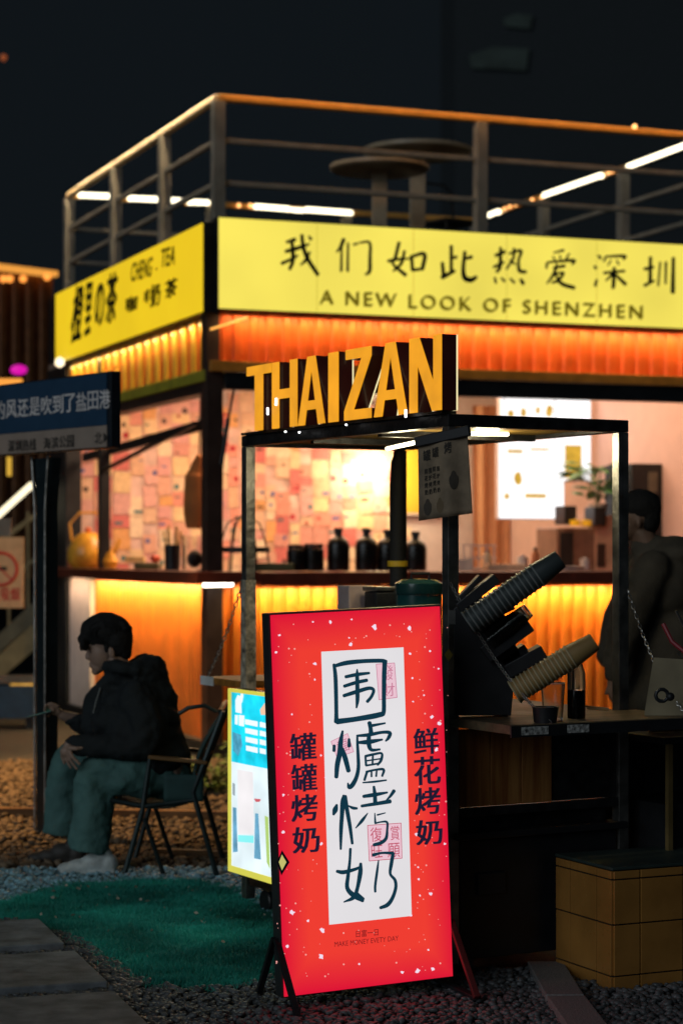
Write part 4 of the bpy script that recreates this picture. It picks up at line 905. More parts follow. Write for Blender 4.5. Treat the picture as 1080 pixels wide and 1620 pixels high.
MB().box(-.17, .50, -.12, .30, 0, .60).build('body', M['dark'], t, bev=.004); MB().box(-.17, .50, .20, .30, .601, .83).build('back_panel', M['dark'], t)
MB().box(-.22, .50, -.17, .32, .83, .855).build('tabletop', M['dark'], t, bev=.003)
for x in (-.185, .47):
    for y in (-.155,): MB().box(x-.010, x+.010, y-.010, y+.010, 0, .829).build('leg', mat('ochre_leg', (.16, .11, .04), .5), t)
t = thing('rolled_mat', 'brown rolled mat lying on the low side cabinet', 'mat', (1.24, 7.98, .886))
MB().cone((-.08, -.0, 0), (.12, .05, 0), .029, n=18).build('roll', mat('brown_roll', (.22, .11, .05), .7, bump=.3), t, smooth=True)
# tiled blocks
def tiled(loc, rz, wx, wy, hz, lab, x_first=.10):
    t = thing('tiled_block', lab, 'block', loc, rz, 'yellow tiled blocks')
    MB().box(.004, wx-.004, .004, wy-.004, 0, hz-.006).build('core', mat('dark_grout', (.02, .017, .012), .8), t)
    tmt = mat('yellow_glazed_tile', (.38, .175, .04), .28, noise=5, var=.22, coat=.3)
    g_ = .005; zr = [0, .055, .235, hz-.032, hz-.0]
    for zi in range(len(zr)-1):
        z0, z1 = zr[zi]+g_/2, zr[zi+1]-g_/2
        y = 0; w1 = x_first
        while y < wy-.01:
            y1 = min(wy, y+w1); MB().box(-.006+random.uniform(-.001, .001), .0035, y+g_/2, y1-g_/2, z0, z1).build('tile', tmt, t, bev=.002); y = y1; w1 = .18
        x = 0; w1 = .11
        while x < wx-.01:
            x1 = min(wx, x+w1); MB().box(x+g_/2, x1-g_/2, -.006+random.uniform(-.001, .001), .0035, z0, z1).build('tile', tmt, t, bev=.002); x = x1; w1 = .18
    MB().box(-.008, wx, -.008, wy, hz+.001, hz+.012).build('top_slab', mat('dark_green_board', (.03, .045, .04), .5), t, bev=.003)
tiled((.947, 7.37, 0), R(25), .66, .38, .425, 'low block faced with yellow glazed square tiles at the lower right')

# ================================================================== red light box
RS = thing('red_lightbox_sign', 'tall glowing red standing light box with a white panel of brush characters', 'sign', (-.1907, 7.07, .048))
RS.rotation_euler = (Matrix.Rotation(R(21.6), 3, 'Z') @ Matrix.Rotation(R(-2.2), 3, 'Y')).to_euler()
RW, RH = .619, 1.281
MB().box(-.008, RW+.006, .006, .070, -.006, RH+.006).build('case', mat('charcoal_case', (.03, .034, .036), .4), RS, bev=.003)
def red_mat():
    m = emit('red_backlit', (.87, .045, .028), 1.0); nt = m.node_tree; N = nt.nodes; L = nt.links; p = N['Principled BSDF']
    # weaker backlight at the edges painted as crimson, scarlet in the field; faint uneven backlight
    sep = N.new('ShaderNodeSeparateXYZ'); L.new(N['Texture Coordinate'].outputs['Generated'], sep.inputs[0])
    def edge(sock, wdt):
        a = N.new('ShaderNodeMath'); a.operation = 'SUBTRACT'; a.inputs[0].default_value = .5; s2 = N.new('ShaderNodeMath'); s2.operation = 'SUBTRACT'; L.new(sock, s2.inputs[0]); s2.inputs[1].default_value = .5
        ab = N.new('ShaderNodeMath'); ab.operation = 'ABSOLUTE'; L.new(s2.outputs[0], ab.inputs[0]); L.new(ab.outputs[0], a.inputs[1])
        mr = N.new('ShaderNodeMapRange'); mr.inputs[1].default_value = 0; mr.inputs[2].default_value = wdt; L.new(a.outputs[0], mr.inputs[0]); return mr.outputs[0]
    mn = N.new('ShaderNodeMath'); mn.operation = 'MINIMUM'; L.new(edge(sep.outputs[0], .16), mn.inputs[0]); L.new(edge(sep.outputs[2], .10), mn.inputs[1])
    nz = N.new('ShaderNodeTexNoise'); nz.inputs['Scale'].default_value = 2.2; L.new(N['Texture Coordinate'].outputs['Object'], nz.inputs['Vector'])
    ad = N.new('ShaderNodeMath'); ad.operation = 'MULTIPLY_ADD'; L.new(nz.outputs[0], ad.inputs[0]); ad.inputs[1].default_value = .5; ad.inputs[2].default_value = -.25
    sm_ = N.new('ShaderNodeMath'); sm_.operation = 'ADD'; sm_.use_clamp = True; L.new(mn.outputs[0], sm_.inputs[0]); L.new(ad.outputs[0], sm_.inputs[1])
    cr = N.new('ShaderNodeValToRGB'); cr.color_ramp.elements[0].color = (*lin('de1234'), 1); cr.color_ramp.elements[1].color = (*lin('ef3c30'), 1)
    L.new(sm_.outputs[0], cr.inputs[0]); L.new(cr.outputs[0], p.inputs['Emission Color']); return m
MB().box(0, RW, -.001, .005, 0, RH).build('red_panel', red_mat(), RS)
def rq(px, py, dy=-.002): q = on(RS, px, py, 1, dy); return V((q.x, dy, q.z))
wp_ = [(508, 1031), (638, 1024), (651, 1449), (520.5, 1463)]
b = MB(); b.add([rq(*p, -.0018) for p in wp_], [(0, 1, 2, 3)]); b.build('white_panel', emit('white_backlit', 'e2dfe2', 1.0, .03, 3), RS)
teal_ink = mat('teal_ink', (.006, .035, .055), .5, emis=lin('123a4c'), es=.75)
def zA(x, y, lift): return rq(500+x/6.75, 1010+y/6.75, -.0035-lift)
def zB(x, y, lift): return rq(500+x/6.75, 1230+y/6.75, -.0035-lift)
WEI = [[(190,280,34),(205,400,44),(212,600,44),(215,800,44),(215,890,52)],[(195,295,36),(320,262,50),(500,243,45),(690,238,44),(745,248,40)],[(732,250,52),(725,400,50),(722,600,46),(722,760,46),(712,812,46)],[(225,888,62),(400,865,55),(600,832,60),(705,808,56)],
 [(315,410,36),(440,385,40),(565,370,28)],[(300,510,36),(430,470,40),(540,447,38)],[(295,612,38),(430,570,45),(560,532,40),(612,552,35),(590,620,35),(545,675,35)],[(437,330,14),(437,400,40),(440,550,46),(440,660,42),(430,740,20)]]
LU = [[(192,1145,34),(190,1200,36)],[(350,1075,28),(352,1150,42)],[(282,990,24),(262,1100,50),(250,1230,56),(225,1350,54),(215,1480,44)],[(275,1180,46),(310,1280,55),(345,1415,48)],
 [(568,900,46),(580,960,45),(585,1020,52)],[(600,930,34),(735,905,20)],[(435,1040,26),(560,1030,40),(700,1003,34),(785,1008,40),(772,1060,38),(742,1095,20)],[(438,1040,22),(440,1120,30),(447,1250,36),(450,1380,40),(430,1480,44),(390,1560,50),(352,1590,44),(338,1545,16)],
 [(445,1112,30),(560,1105,52),(705,1080,22)],[(562,1040,45),(562,1130,50),(590,1190,38),(680,1185,22)],[(525,1262,24),(532,1355,26)],[(525,1258,30),(610,1238,28),(698,1228,26),(692,1300,32),(655,1350,25)],[(532,1358,22),(610,1345,22),(662,1335,20)],[(605,1240,22),(600,1350,22)],[(530,1308,17),(685,1285,17)],
 [(535,1425,26),(620,1405,24),(718,1400,30),(704,1470,24)],[(542,1425,28),(515,1512,28)],[(590,1420,20),(590,1475,22)],[(645,1415,20),(640,1472,22)],[(498,1540,16),(620,1530,24),(748,1514,18)]]
KAO = [[(220,292,26),(203,345,58),(185,395,28)],[(340,300,14),(390,325,34),(435,330,26)],[(292,190,22),(285,260,54),(275,400,46),(265,560,42),(262,765,24)],[(310,200,38),(330,350,44),(360,520,40),(385,705,30)],
 [(615,98,28),(625,180,42),(630,280,46)],[(505,202,36),(620,185,44),(758,160,22)],[(485,305,32),(640,280,40),(788,255,46)],[(830,142,40),(790,200,30),(742,248,12)],[(550,380,10),(490,460,36),(422,540,12)],[(652,400,20),(738,378,12)],[(625,382,12),(630,482,24)],[(628,490,20),(690,475,18),(755,478,26),(757,560,26),(745,650,36),(690,698,40),(615,720,36)]]
NAI = [[(365,762,30),(358,900,30),(340,1050,40),(332,1180,46),(400,1260,55),(498,1318,34)],[(222,1002,34),(290,1012,46),(400,985,36),(465,960,30)],[(475,920,32),(470,1020,50),(440,1180,40),(400,1280,46),(295,1330,14)],[(440,1240,30),(500,1300,40)],
 [(608,828,38),(700,806,26),(820,808,36)],[(820,812,38),(800,930,40),(790,1030,30),(840,1095,34),(848,1180,36),(812,1290,40),(760,1360,45),(685,1392,34)],[(665,885,14),(650,1000,28),(630,1150,28),(630,1220,26)]]
for st, fn in ((WEI, zA), (LU, zA), (KAO, zB), (NAI, zB)): strokes(MB(), st, fn, 1.0).build('character', teal_ink, RS)
# seals
pk = emit('seal_line', 'cf7f9c', .9); pf = emit('seal_fill', 'e9c2d0', 1.0); rd = emit('seal_red', 'c8506a', .9)
def seal(cs, fn, chars, lm, lw=7):
    b = MB(); b.add([fn(x, y, -.0008) for x, y in cs], [(0, 1, 2, 3)]); b.build('seal_field', pf, RS)
    b = MB(); strokes(b, [[(cs[k][0], cs[k][1], lw), (cs[(k+1) % 4][0], cs[(k+1) % 4][1], lw)] for k in range(4)], lambda x, y, l: fn(x, y, -.0004-l*.2)); b.build('seal_border', lm, RS)
    for ch, q in chars: put_text(MB(), ch, q, lambda u, v_, d: fn(u, v_, -.0005), 0).build('seal_character', lm, RS)
seal([(640,275),(835,262),(862,630),(670,655)], zA, [('發', [(700,290),(815,282),(828,440),(712,452)]), ('財', [(690,480),(835,472),(840,612),(700,628)])], pk)
seal([(158,1100),(335,1015),(400,1210),(222,1270)], zA, [('福', [(205,1110),(320,1060),(360,1190),(245,1235)])], pk, 6)
seal([(548,512),(905,487),(915,862),(566,892)], zB, [('賞', [(790,520),(885,512),(890,665),(795,672)]), ('願', [(760,705),(890,695),(895,850),(765,860)]), ('復', [(575,535),(700,528),(705,680),(580,690)]), ('旺', [(585,725),(705,718),(708,850),(590,862)])], rd)
# side characters
sd_ink = mat('navy_ink', (.012, .010, .03), .5, emis=lin('241c34'), es=.8)
for ch, (x0, y0, x1, y1) in zip('罐罐烤奶鲜花烤奶', ((459,1160,499,1203),(461,1209,500,1252),(461,1257,501,1299),(463,1308,504,1349),(654,1152,692,1193),(655,1197,695,1241),(656,1246,695,1288),(658,1297,698,1336))):
    put_text(MB(), ch, [(x0, y0+1.5), (x1, y0-1.5), (x1+1.2, y1-1.5), (x0+1.2, y1+1.5)], lambda u, v_, d: rq(u, v_, -.0030-d), .030, by=.010).build('character', sd_ink, RS)
rt = mat('dark_red_ink', (.10, .01, .01), .5, emis=lin('7a1a20'), es=.8)
put_text(MB(), '日富一日', [(563,1472),(598,1469),(598,1480),(563,1483)], lambda u, v_, d: rq(u, v_, -.0030-d), .01).build('lettering', rt, RS)
put_text(MB(), 'MAKE MONEY EVETY DAY', [(529,1490),(630,1480),(630,1488),(529,1498)], lambda u, v_, d: rq(u, v_, -.0030-d)).build('lettering', rt, RS)
# petals and specks printed on the red
sp = emit('petal_white', 'f2dcee', 1.0); spk = emit('speck_pink', 'f3a49c', 1.0)
big = [(592,992,8),(647,994,7),(522,984,5),(554,1020,6),(498,1050,5),(437,1032,4),(648,1034,4),(680,1030,3),(693,1058,3),(552,1009,3),(683,1134,5),(694,1145,6),(498,1075,3),(495,984,3),(556,980,3),(442,1005,4),(448,1258,4),(448,1317,5),(508,1335,5),(462,1444,8),(487,1457,5),(510,1472,8),(455,1497,5),(508,1513,9),(568,1525,3),(681,1414,5),(662,1391,4),(664,1417,3),(703,1335,4),(650,1448,4),(677,1503,3),(652,1073,3),(670,1100,3),(653,1110,3),(508,1195,3),(636,1538,5),(660,1536,7),(684,1533,6),(661,1372,3),(462,1130,3),(690,1186,6),(515,1230,3),(658,1320,5),(443,1375,3)]
b = MB(); c2 = MB()
for x, y, r in big:
    n = 9; a0 = random.uniform(0, 6); b.add([rq(x+r*.62*random.uniform(.45, 1.15)*math.cos(a0+k*6.283/n), y+r*.62*random.uniform(.45, 1.15)*math.sin(a0+k*6.283/n), -.0040) for k in range(n)], [tuple(range(n))])
b.build('petals', sp, RS)['kind'] = 'stuff'
k = 0
while k < 150:
    x = random.uniform(434, 708); y = random.uniform(985, 1545)
    if 503 < x < 655 and 1020 < y < 1466: continue
    r = random.choice([.7, .9, 1.1, 1.6]); c2.add([rq(x+r*math.cos(a), y+r*math.sin(a), -.0016) for a in (0, 1.2, 2.5, 3.8, 5)], [(0, 1, 2, 3, 4)]); k += 1
c2.build('specks', spk, RS)['kind'] = 'stuff'
b = MB(); b.add([rq(x, y, -.006) for x, y in ((446, 1352), (453, 1364), (446, 1377), (441, 1364))], [(0, 1, 2, 3)]); b.build('sticker', emit('yellow_sticker', 'd8d07a', .8), RS)
b = MB(); b.add([rq(x, y, -.0052) for x, y in ((446, 1345), (458, 1364), (445, 1385), (438, 1364))], [(0, 1, 2, 3)]); b.build('sticker_border', mat('navy_paint', (.01, .015, .05), .4), RS)
# feet
for x in (-.012, RW+.012):
    for s_ in (-1, 1):
        MB().bar((x, .035+s_*.01, .19), (x+.006*s_, .035+s_*.215, -.04-.0*x), .016, .022, (1, 0, 0)).build('foot_strut', M['dark'] if x < 0 else mat('red_lit_strut', (.12, .02, .02), .4), RS, bev=.002)  # right struts coloured red as if lit by the sign
    MB().bar((x, -.17, -.043), (x, .24, -.043), .03, .012).build('foot', M['dark'], RS, bev=.002)
# yellow tag behind the right edge
tag(MB().prism([(-.015, .0), (.0, .022), (.016, .0), (.0, -.024)], lambda u, v_, d: P(709, 1036, 7.53)+V((u, d, v_)), 0, .003).build('paper_tag', mat('yellow_tag', (.5, .36, .06), .5)), 'small yellow diamond tag on the near cart post', 'tag')

# ================================================================== street sign
SS = thing('street_sign', 'blue and grey street name sign on a dark pole with an arrow', 'sign', (-1.603, 11.5, 0), math.atan2(-.785, .62))
MB().box(-.74, .70, -.03, .03, 2.08, 2.478).build('panel', mat('navy_panel_edge', (.015, .02, .028), .4), SS, bev=.004)
MB().box(-.73, .664, -.036, -.0305, 2.20, 2.47).build('blue_face', mat('sign_blue', (.03, .075, .14), .32, var=.1), SS)
MB().box(-.73, .664, -.036, -.0305, 2.086, 2.198).build('grey_face', mat('sign_grey', (.42, .33, .27), .35, var=.1), SS)
wtx = mat('sign_white', (.75, .7, .68), .5); gtx = mat('sign_dark', (.05, .045, .04), .5)
def ssq(u, v_, d): q = on(SS, u, v_, 1, -.0375); return V((q.x, -.0375-d, q.z))
put_line('的风还是吹到了盐田港', [(-9, 636), (175, 616), (175, 645), (-9, 664)], ssq, 'character', wtx, SS, .03)
put_line('深圳热线', [(13, 697), (58, 694), (58, 712), (13, 715)], ssq, 'character', gtx, SS, .03)
put_line('海滨公园', [(69, 693), (118, 688), (118, 707), (69, 711)], ssq, 'character', gtx, SS, .03)
put_text(MB(), '北', [(150, 684), (162, 683), (162, 702), (150, 703)], ssq, .01).build('lettering', gtx, SS)
b = MB(); b.add([ssq(164, 684, 0), ssq(172, 692, 0), ssq(164, 701, 0)], [(0, 1, 2)]); b.build('arrow', gtx, SS)
pm = mat('pole_paint', (.018, .03, .035), .35, .3)
MB().box(-.05, .05, -.04, .04, .0, 1.95).build('pole', pm, SS, bev=.006)
b = MB(); b.prism([(-.06, 1.80), (.06, 1.80), (.10, 2.05), (-.10, 2.05)], lambda u, v_, d: (u, d, v_), -.03, .03); b.build('collar', pm, SS)
for s_ in (-1, 1):
    MB().tube([(s_*.055, -.045, .0), (s_*.055, -.045, 1.78), (s_*.085, -.045, 2.04)], .007, 8).build('edge_tube', M['steel'], SS, smooth=True)
    for z in (1.60, 1.40): MB().ball((s_*.085, -.045, 2.05), .012, sub=1).build('bolt', M['steel'], SS)
# ================================================================== stair and left background
ST = thing('outdoor_stair', 'steel outdoor stair with ochre railing behind the street sign', 'stair', (-4.05, 21.5, 0))
sm_ = mat('stair_paint', (.36, .26, .12), .5, var=.2)
def sp_(px, py, Y=21.5): q = P(px, py, Y)-V((-4.05, 21.5, 0)); return q
def sbar(x0, y0, x1, y1, th, dep, nm, m_=sm_, Y=21.5):
    a = sp_(x0, y0, Y); c = sp_(x1, y1, Y); MB().bar(a, c, dep, th, (0, 0, 1)).build(nm, m_, ST, bev=.004)
sbar(-60, 900, 62, 812, .05, .05, 'handrail'); sbar(-60, 975, 62, 880, .04, .04, 'rail')
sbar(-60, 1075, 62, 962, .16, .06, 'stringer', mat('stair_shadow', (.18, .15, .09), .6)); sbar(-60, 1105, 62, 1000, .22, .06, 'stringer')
for k in range(6):
    x = -50+k*20; y = 1090-(x+50)*.86; a = sp_(x, y-4, 22.0); MB().box(a.x-.1, a.x+.12, a.y-.45, a.y+.45, a.z, a.z+.03).build('tread', sm_, ST)
for k in range(4): x = -45+k*30; sbar(x, 890-(x+60)*.72-5, x, 1062-(x+60)*.9+10, .03, .03, 'baluster')
tag_tube = thing('light_tube', 'slanted white light tube above the stair railing at the left edge', 'light tube', P(-20, 832, 21.0))
MB().limb([((0, 0, 0), .035), (P(50, 768, 21.0)-P(-20, 832, 21.0), .035)]).build('tube', emit('stair_tube', 'fff0c8', 1.6), tag_tube, smooth=True)
MB().bar((0, 0, -.05), P(50, 768, 21.0)-P(-20, 832, 21.0)+V((0, 0, -.05)), .03, .02).build('holder', M['dark'], tag_tube)
# no smoking notice
NS = thing('no_smoking_sign', 'cream notice board with a red no smoking symbol at the left edge', 'sign', P(0, 905, 17))
def nb(x0, y0, x1, y1): a = P(x0, y0, 17)-NS.location; c = P(x1, y1, 17)-NS.location; return a, c
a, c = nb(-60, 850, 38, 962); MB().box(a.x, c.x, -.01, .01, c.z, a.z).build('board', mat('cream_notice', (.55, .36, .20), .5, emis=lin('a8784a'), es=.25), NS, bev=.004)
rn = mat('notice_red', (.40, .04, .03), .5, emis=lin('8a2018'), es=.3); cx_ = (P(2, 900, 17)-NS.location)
b = MB(); r0 = .13; ring = [(cx_.x+r0*math.cos(k*.2618), -.016, cx_.z+r0*math.sin(k*.2618)) for k in range(24)]; b.tube(ring, .014, 6, True); b.bar((cx_.x-.09, -.016, cx_.z+.09), (cx_.x+.09, -.016, cx_.z-.09), .01, .028, (0, -1, 0)); b.build('symbol', rn, NS)
MB().box(cx_.x-.06, cx_.x+.05, -.014, -.0105, cx_.z-.012, cx_.z+.018).build('cigarette', mat('notice_ink', (.03, .05, .04), .5), NS)
a, c = nb(-50, 932, 30, 952); 
def nsq(u, v_, d): q = P(u, v_, 17)-NS.location; return V((q.x, -.0112-d, q.z))
put_line('禁止吸烟', [(-28, 930), (32, 930), (32, 950), (-28, 950)], nsq, 'character', rn, NS, .03)
a, c = nb(-40, 820, 18, 848); MB().box(a.x, c.x, -.01, .01, c.z, a.z).build('upper_plate', mat('grey_plate', (.25, .22, .18), .5), NS)
for xx in (-.25,): MB().box(xx-.02, xx+.02, .011, .04, -P(0, 905, 17).z, .3).build('post', M['dark'], NS)
# bench rail, blue crate and lamp glow low left
BN = thing('bench', 'dark bench with a pale rail at the far left behind the pole', 'bench', P(10, 1190, 18.5)-V((0, 0, 0)))
BN.location.z = 0
MB().box(-.7, .28, -.2, .2, .30, .34).build('seat', M['dark'], BN, bev=.005); MB().box(-.7, .28, -.26, -.22, .10, .38).build('front_board', mat('blue_board', (.02, .05, .10), .5), BN); MB().box(-.7, .28, -.24, -.2, .40, .47).build('rail', mat('grey_rail', (.12, .11, .10), .5), BN)
for x in (-.65, .23): MB().box(x-.03, x+.03, -.18, .18, 0, .299).build('leg', M['dark'], BN)
t = thing('paper_lantern', 'small glowing yellow lantern low behind the sign pole', 'lantern', P(36, 1090, 19.5)); MB().ball((0, 0, 0), .13, .1, .09).build('shade', emit('lantern_glow', 'd8a040', .85, .2, 12), t, smooth=True); MB().cone((0, 0, -.09), (0, 0, -t.location.z), .015).build('stand', M['dark'], t)
# neighbouring kiosk, upper left
K = thing('neighbour_kiosk', 'dim orange corrugated kiosk with glowing roof edge beyond the booth', 'kiosk', P(84, 600, 27)); K.location.z = 0; K.rotation_euler = (0, 0, R(48))
corr_sheet(lambda u, d, z: (-5+u, d, z), 5.0, 1.2, 5.05, .22, .04).build('wall', mat('dim_orange_wall', (.34, .14, .05), .6, var=.3), K); MB().box(-5.0, 0, .07, 3, 0, 5.0).build('body', M['dark'], K)
MB().box(-5.0, .02, -.08, .05, 5.06, 5.13).build('roof_edge_light', emit('roof_edge', 'e89a40', 1.1), K)
wpk = [(16, 441), (37, 441), (6, 441), (75, 438)]
for i, (px, py) in enumerate(wpk):
    tag(MB().ball((0, 0, 0), .05, sub=1).build('light_bulb', emit('kiosk_bulb', 'ff9a40', 1.6), loc=P(px, py, 25.5), smooth=True), ['small orange bulb on the kiosk wall, third from the left edge', 'small orange bulb on the kiosk wall, nearest its lit corner', 'small orange bulb on the kiosk wall at the frame edge', 'round orange bulb at the kiosk roof corner'][i], 'bulb', 'orange bulbs of the neighbouring kiosk')
tag(MB().ball((0, 0, 0), .10, .05, .06).build('magenta_lamp', emit('magenta_glow', 'd010a0', 1.2), loc=P(30, 585, 24)), 'magenta spotlight glowing above the blue street sign', 'lamp')
tag(MB().box(-.45, .15, -.05, .05, -.04, .04).build('amber_lightbar', emit('amber_bar', 'f09a3c', 1.2), loc=P(10, 606, 20)), 'amber light bar just above the blue street sign', 'lamp')
tag(MB().ball((0, 0, 0), .05, sub=1).build('light_bulb', emit('white_bulb', 'ffe8c0', 2), loc=P(95, 573, 19.4)), 'cream bulb under the left end of the deep yellow sign', 'bulb')
tag(MB().box(-.02, .02, -.02, .02, -.09, .09).build('hanging_lamp', emit('amber_lamp', 'd8a838', 1), loc=P(15, 738, 20)), 'small amber lamp hanging below the street sign', 'lamp')
tag(MB().ball((0, 0, 0), .10, sub=1).build('far_light', emit('dim_orange', 'a05028', .8), loc=P(6, 91, 60)), 'dim orange light high at the upper left edge', 'lamp')
# far dark tower block
TB = thing('tower_block', 'barely visible dark high-rise beyond the terrace at the upper right', 'building', (7.5, 90, 0))
MB().box(-3.0, 9, -6, 6, 0, 27.2).build('wall', mat('night_concrete', (.024, .031, .036), .8), TB)
for (x0, y0, x1, y1) in ((795, 22, 842, 46), (742, 74, 836, 112)):
    a = P(x0, y0, 83.9)-TB.location; c = P(x1, y1, 83.9)-TB.location; MB().prism([(a.x, a.z-(a.z-c.z)*.35), (a.x+(c.x-a.x)*.4, a.z), (c.x, a.z-(a.z-c.z)*.1), (c.x-.1, c.z), (a.x+.1, c.z+.1)], lambda u, v_, d: (u, d, v_), -6.15, -6.01).build('lit_bay', mat('lit_bay_paint', (.060, .082, .072), .8, noise=.35, var=.9), TB)  # faintly lit facade patches painted as paler colour
# assumed sodium street lamp out of frame left, added to light the gravel orange
SLm = thing('assumed_street_lamp', 'tall assumed sodium street lamp, unseen, standing left of the stair to light the gravel', 'street lamp', (-4.4, 13.6, 0))
MB().cone((0, 0, 0), (0, 0, 4.6), .05, .035).build('pole', M['dark'], SLm); MB().tube([(0, 0, 4.6), (.2, 0, 4.8), (.7, 0, 4.85)], .025).build('arm', M['dark'], SLm)
MB().box(.6, .95, -.08, .08, 4.80, 4.88).build('head', M['dark'], SLm)
d = bpy.data.lights.new('gravel_spot', 'SPOT'); d.energy = 1900; d.color = (1, .52, .16); d.spot_size = R(64); d.spot_blend = .5; d.shadow_soft_size = .08
o = bpy.data.objects.new('gravel_spot', d); C.objects.link(o); o.parent = SLm; o.location = (.8, 0, 4.78)
tgt = V((-1.9, 13.5, 0)); dr = tgt-(V((-4.4, 13.6, 0))+o.location); o.rotation_euler = dr.to_track_quat('-Z', 'Y').to_euler()

# ================================================================== folding chair
FC = thing('folding_chair', 'dark folding camp chair with wooden arms under the seated man', 'chair', (-.80, 10.2, 0))
o_ = FC.location
def fp(px, py, Y=10.05): q = P(px, py, Y)-o_; return q
chm = mat('chair_tube', (.03, .045, .045), .35, .5); arm_m = wood('arm_wood', '6a4a26', '9a7040', .5, axis='X'); sling = mat('chair_canvas', (.03, .075, .072), .8, var=.2, bump=.3, bscale=200)
for dy in (-.10, .42):
    Y = 10.05+dy; s_ = 10.05/Y
    def fq(px, py, Y=Y): q = P(px, py, 10.05); return V((q.x, Y, q.z))-o_
    fb = lambda px, z, Y=Y: V(((px-540)*10.05/F, Y, z))-o_
    MB().tube([fq(241, 1196), fq(229, 1277), fb(200, .012)], .013).build('leg', chm, FC, smooth=True)
    MB().tube([fq(355, 1123), fq(330, 1190), fq(308, 1250), fb(258 if 0 else 345, .012)], .013).build('leg', chm, FC, smooth=True)
    MB().tube([fq(232, 1290), fb(262, .012)], .011).build('leg', chm, FC, smooth=True)
    MB().tube([fq(178, 1262), fq(230, 1272), fq(310, 1262)], .012).build('side_rail', chm, FC, smooth=True)
    MB().bar(fq(238, 1194), fq(330, 1203), .045, .018).build('armrest', arm_m, FC, bev=.005)
def fq2(px, py, Y): q = P(px, py, 10.05); return V((q.x, Y, q.z))-o_
MB().tube([fq2(350, 1124, 9.96), fq2(352, 1119, 10.04), fq2(352, 1117, 10.2), fq2(352, 1119, 10.38), fq2(350, 1124, 10.46)], .013).build('back_tube', chm, FC, smooth=True)
MB().tube([fq2(285, 1127, 9.97), fq2(300, 1118, 9.97), fq2(325, 1114, 9.97), fq2(345, 1124, 9.97)], .010).build('curved_tube', chm, FC, smooth=True)
def sheet(nm, f, m_, parent, n=14, k=8, th=.006):
    b = MB()
    for i in range(n+1):
        for j in range(k+1): b.v.append(tuple(f(i/n, j/k)))
    for i in range(n):
        for j in range(k): a = i*(k+1)+j; b.f.append((a, a+k+1, a+k+2, a+1))
    o = b.build(nm, m_, parent, smooth=True); s = o.modifiers.new('s', 'SOLIDIFY'); s.thickness = th; return o
sheet('seat', lambda u, v_: fq2(178+140*u, 1258+16*math.sin(u*math.pi)+8*math.sin(v_*math.pi), 9.96+.50*v_), sling, FC)
sheet('backrest', lambda u, v_: fq2(352-46*u-6*math.sin(v_*math.pi), 1130+112*u, 9.96+.50*v_)+V((-.03*math.sin(u*math.pi), 0, 0)), sling, FC)
sheet('side_flap', lambda u, v_: fq2(262+62*u, 1222+42*v_, 9.945), sling, FC, 8, 5)
# ================================================================== seated man
MN = thing('person', 'young man in dark hoodie and teal trousers sitting bent over his phone', 'person', (-1.05, 10.2, 0))
mo = MN.location
def mp(px, py, Y=10.2, k=10.05): q = P(px, py, k); return V((q.x, Y, q.z))-mo
skin = mat('skin', (.36, .23, .17), .5, var=.1); jk = mat('dark_hoodie', (.012, .016, .018), .85, var=.3, bump=.3, bscale=120); tr = mat('teal_trousers', (.085, .19, .175), .8, var=.18, bump=.3, bscale=90); shoe_m = mat('grey_white_shoe', (.60, .64, .62), .6, var=.3, noise=20); hair_m = mat('black_hair', (.010, .009, .009), .85, var=.4, bump=.6, bscale=60)
Yn, Yf = 10.04, 10.38
# body: head, neck, torso, arms and hands in one surface
b = MB(); Yc = 10.21
b.ball(mp(168, 1012), .098, .074, .098, 3); b.ball(mp(156, 1034), .064, .060, .088, 3); b.ball(mp(150, 1058), .034, .034, .030); b.ball(mp(146, 1066), .021, .022, .016)
b.limb([(mp(137, 1026), .010), (mp(132, 1041), .011)]); b.ball(mp(133, 1043), .012, .014, .010); b.ball(mp(139, 1046), .012, .016, .012)
b.ball(mp(138, 1053), .010, .020, .005); b.ball(mp(139, 1057), .010, .018, .006); b.ball(mp(139, 1023), .018, .048, .012)
b.ball(mp(165, 1052), .045, .052, .035); b.ball(mp(174, 1034, 10.2-.074), .017, .010, .030, rot=Matrix.Rotation(R(-12), 3, 'Y'))
b.ball(mp(174, 1034, 10.2+.074), .017, .010, .030)
b.limb([(mp(178, 1045), .052), (mp(192, 1072), .054), (mp(212, 1095), .07), (mp(238, 1150), .085), (mp(262, 1222), .10)])
# near arm and hand on the knee
def arm(b, pts): b.limb(pts)
arm(b, [(mp(212, 1098, Yn), .055), (mp(222, 1172, Yn-.03), .045), (mp(150, 1178, Yn-.05), .034), (mp(112, 1176, Yn-.05), .026)])
hb = mp(108, 1187, Yn-.06); b.ball(hb, .030, .024, .030)
for i, (tx, ty, mx, my, yy) in enumerate(((105, 1206, 101, 1194, .030), (116, 1212, 108, 1198, .010), (126, 1213, 115, 1198, -.010), (131, 1205, 120, 1194, -.028))):
    b.limb([(mp(107+i*2, 1184, Yn-.06+yy*.7), .0105), (mp(mx, my, Yn-.075+yy), .0095), (mp(tx, ty, Yn-.078+yy), .0072)])
b.limb([(mp(114, 1180, Yn-.085), .012), (mp(126, 1181, Yn-.10), .0105), (mp(135, 1180, Yn-.09), .0085)])
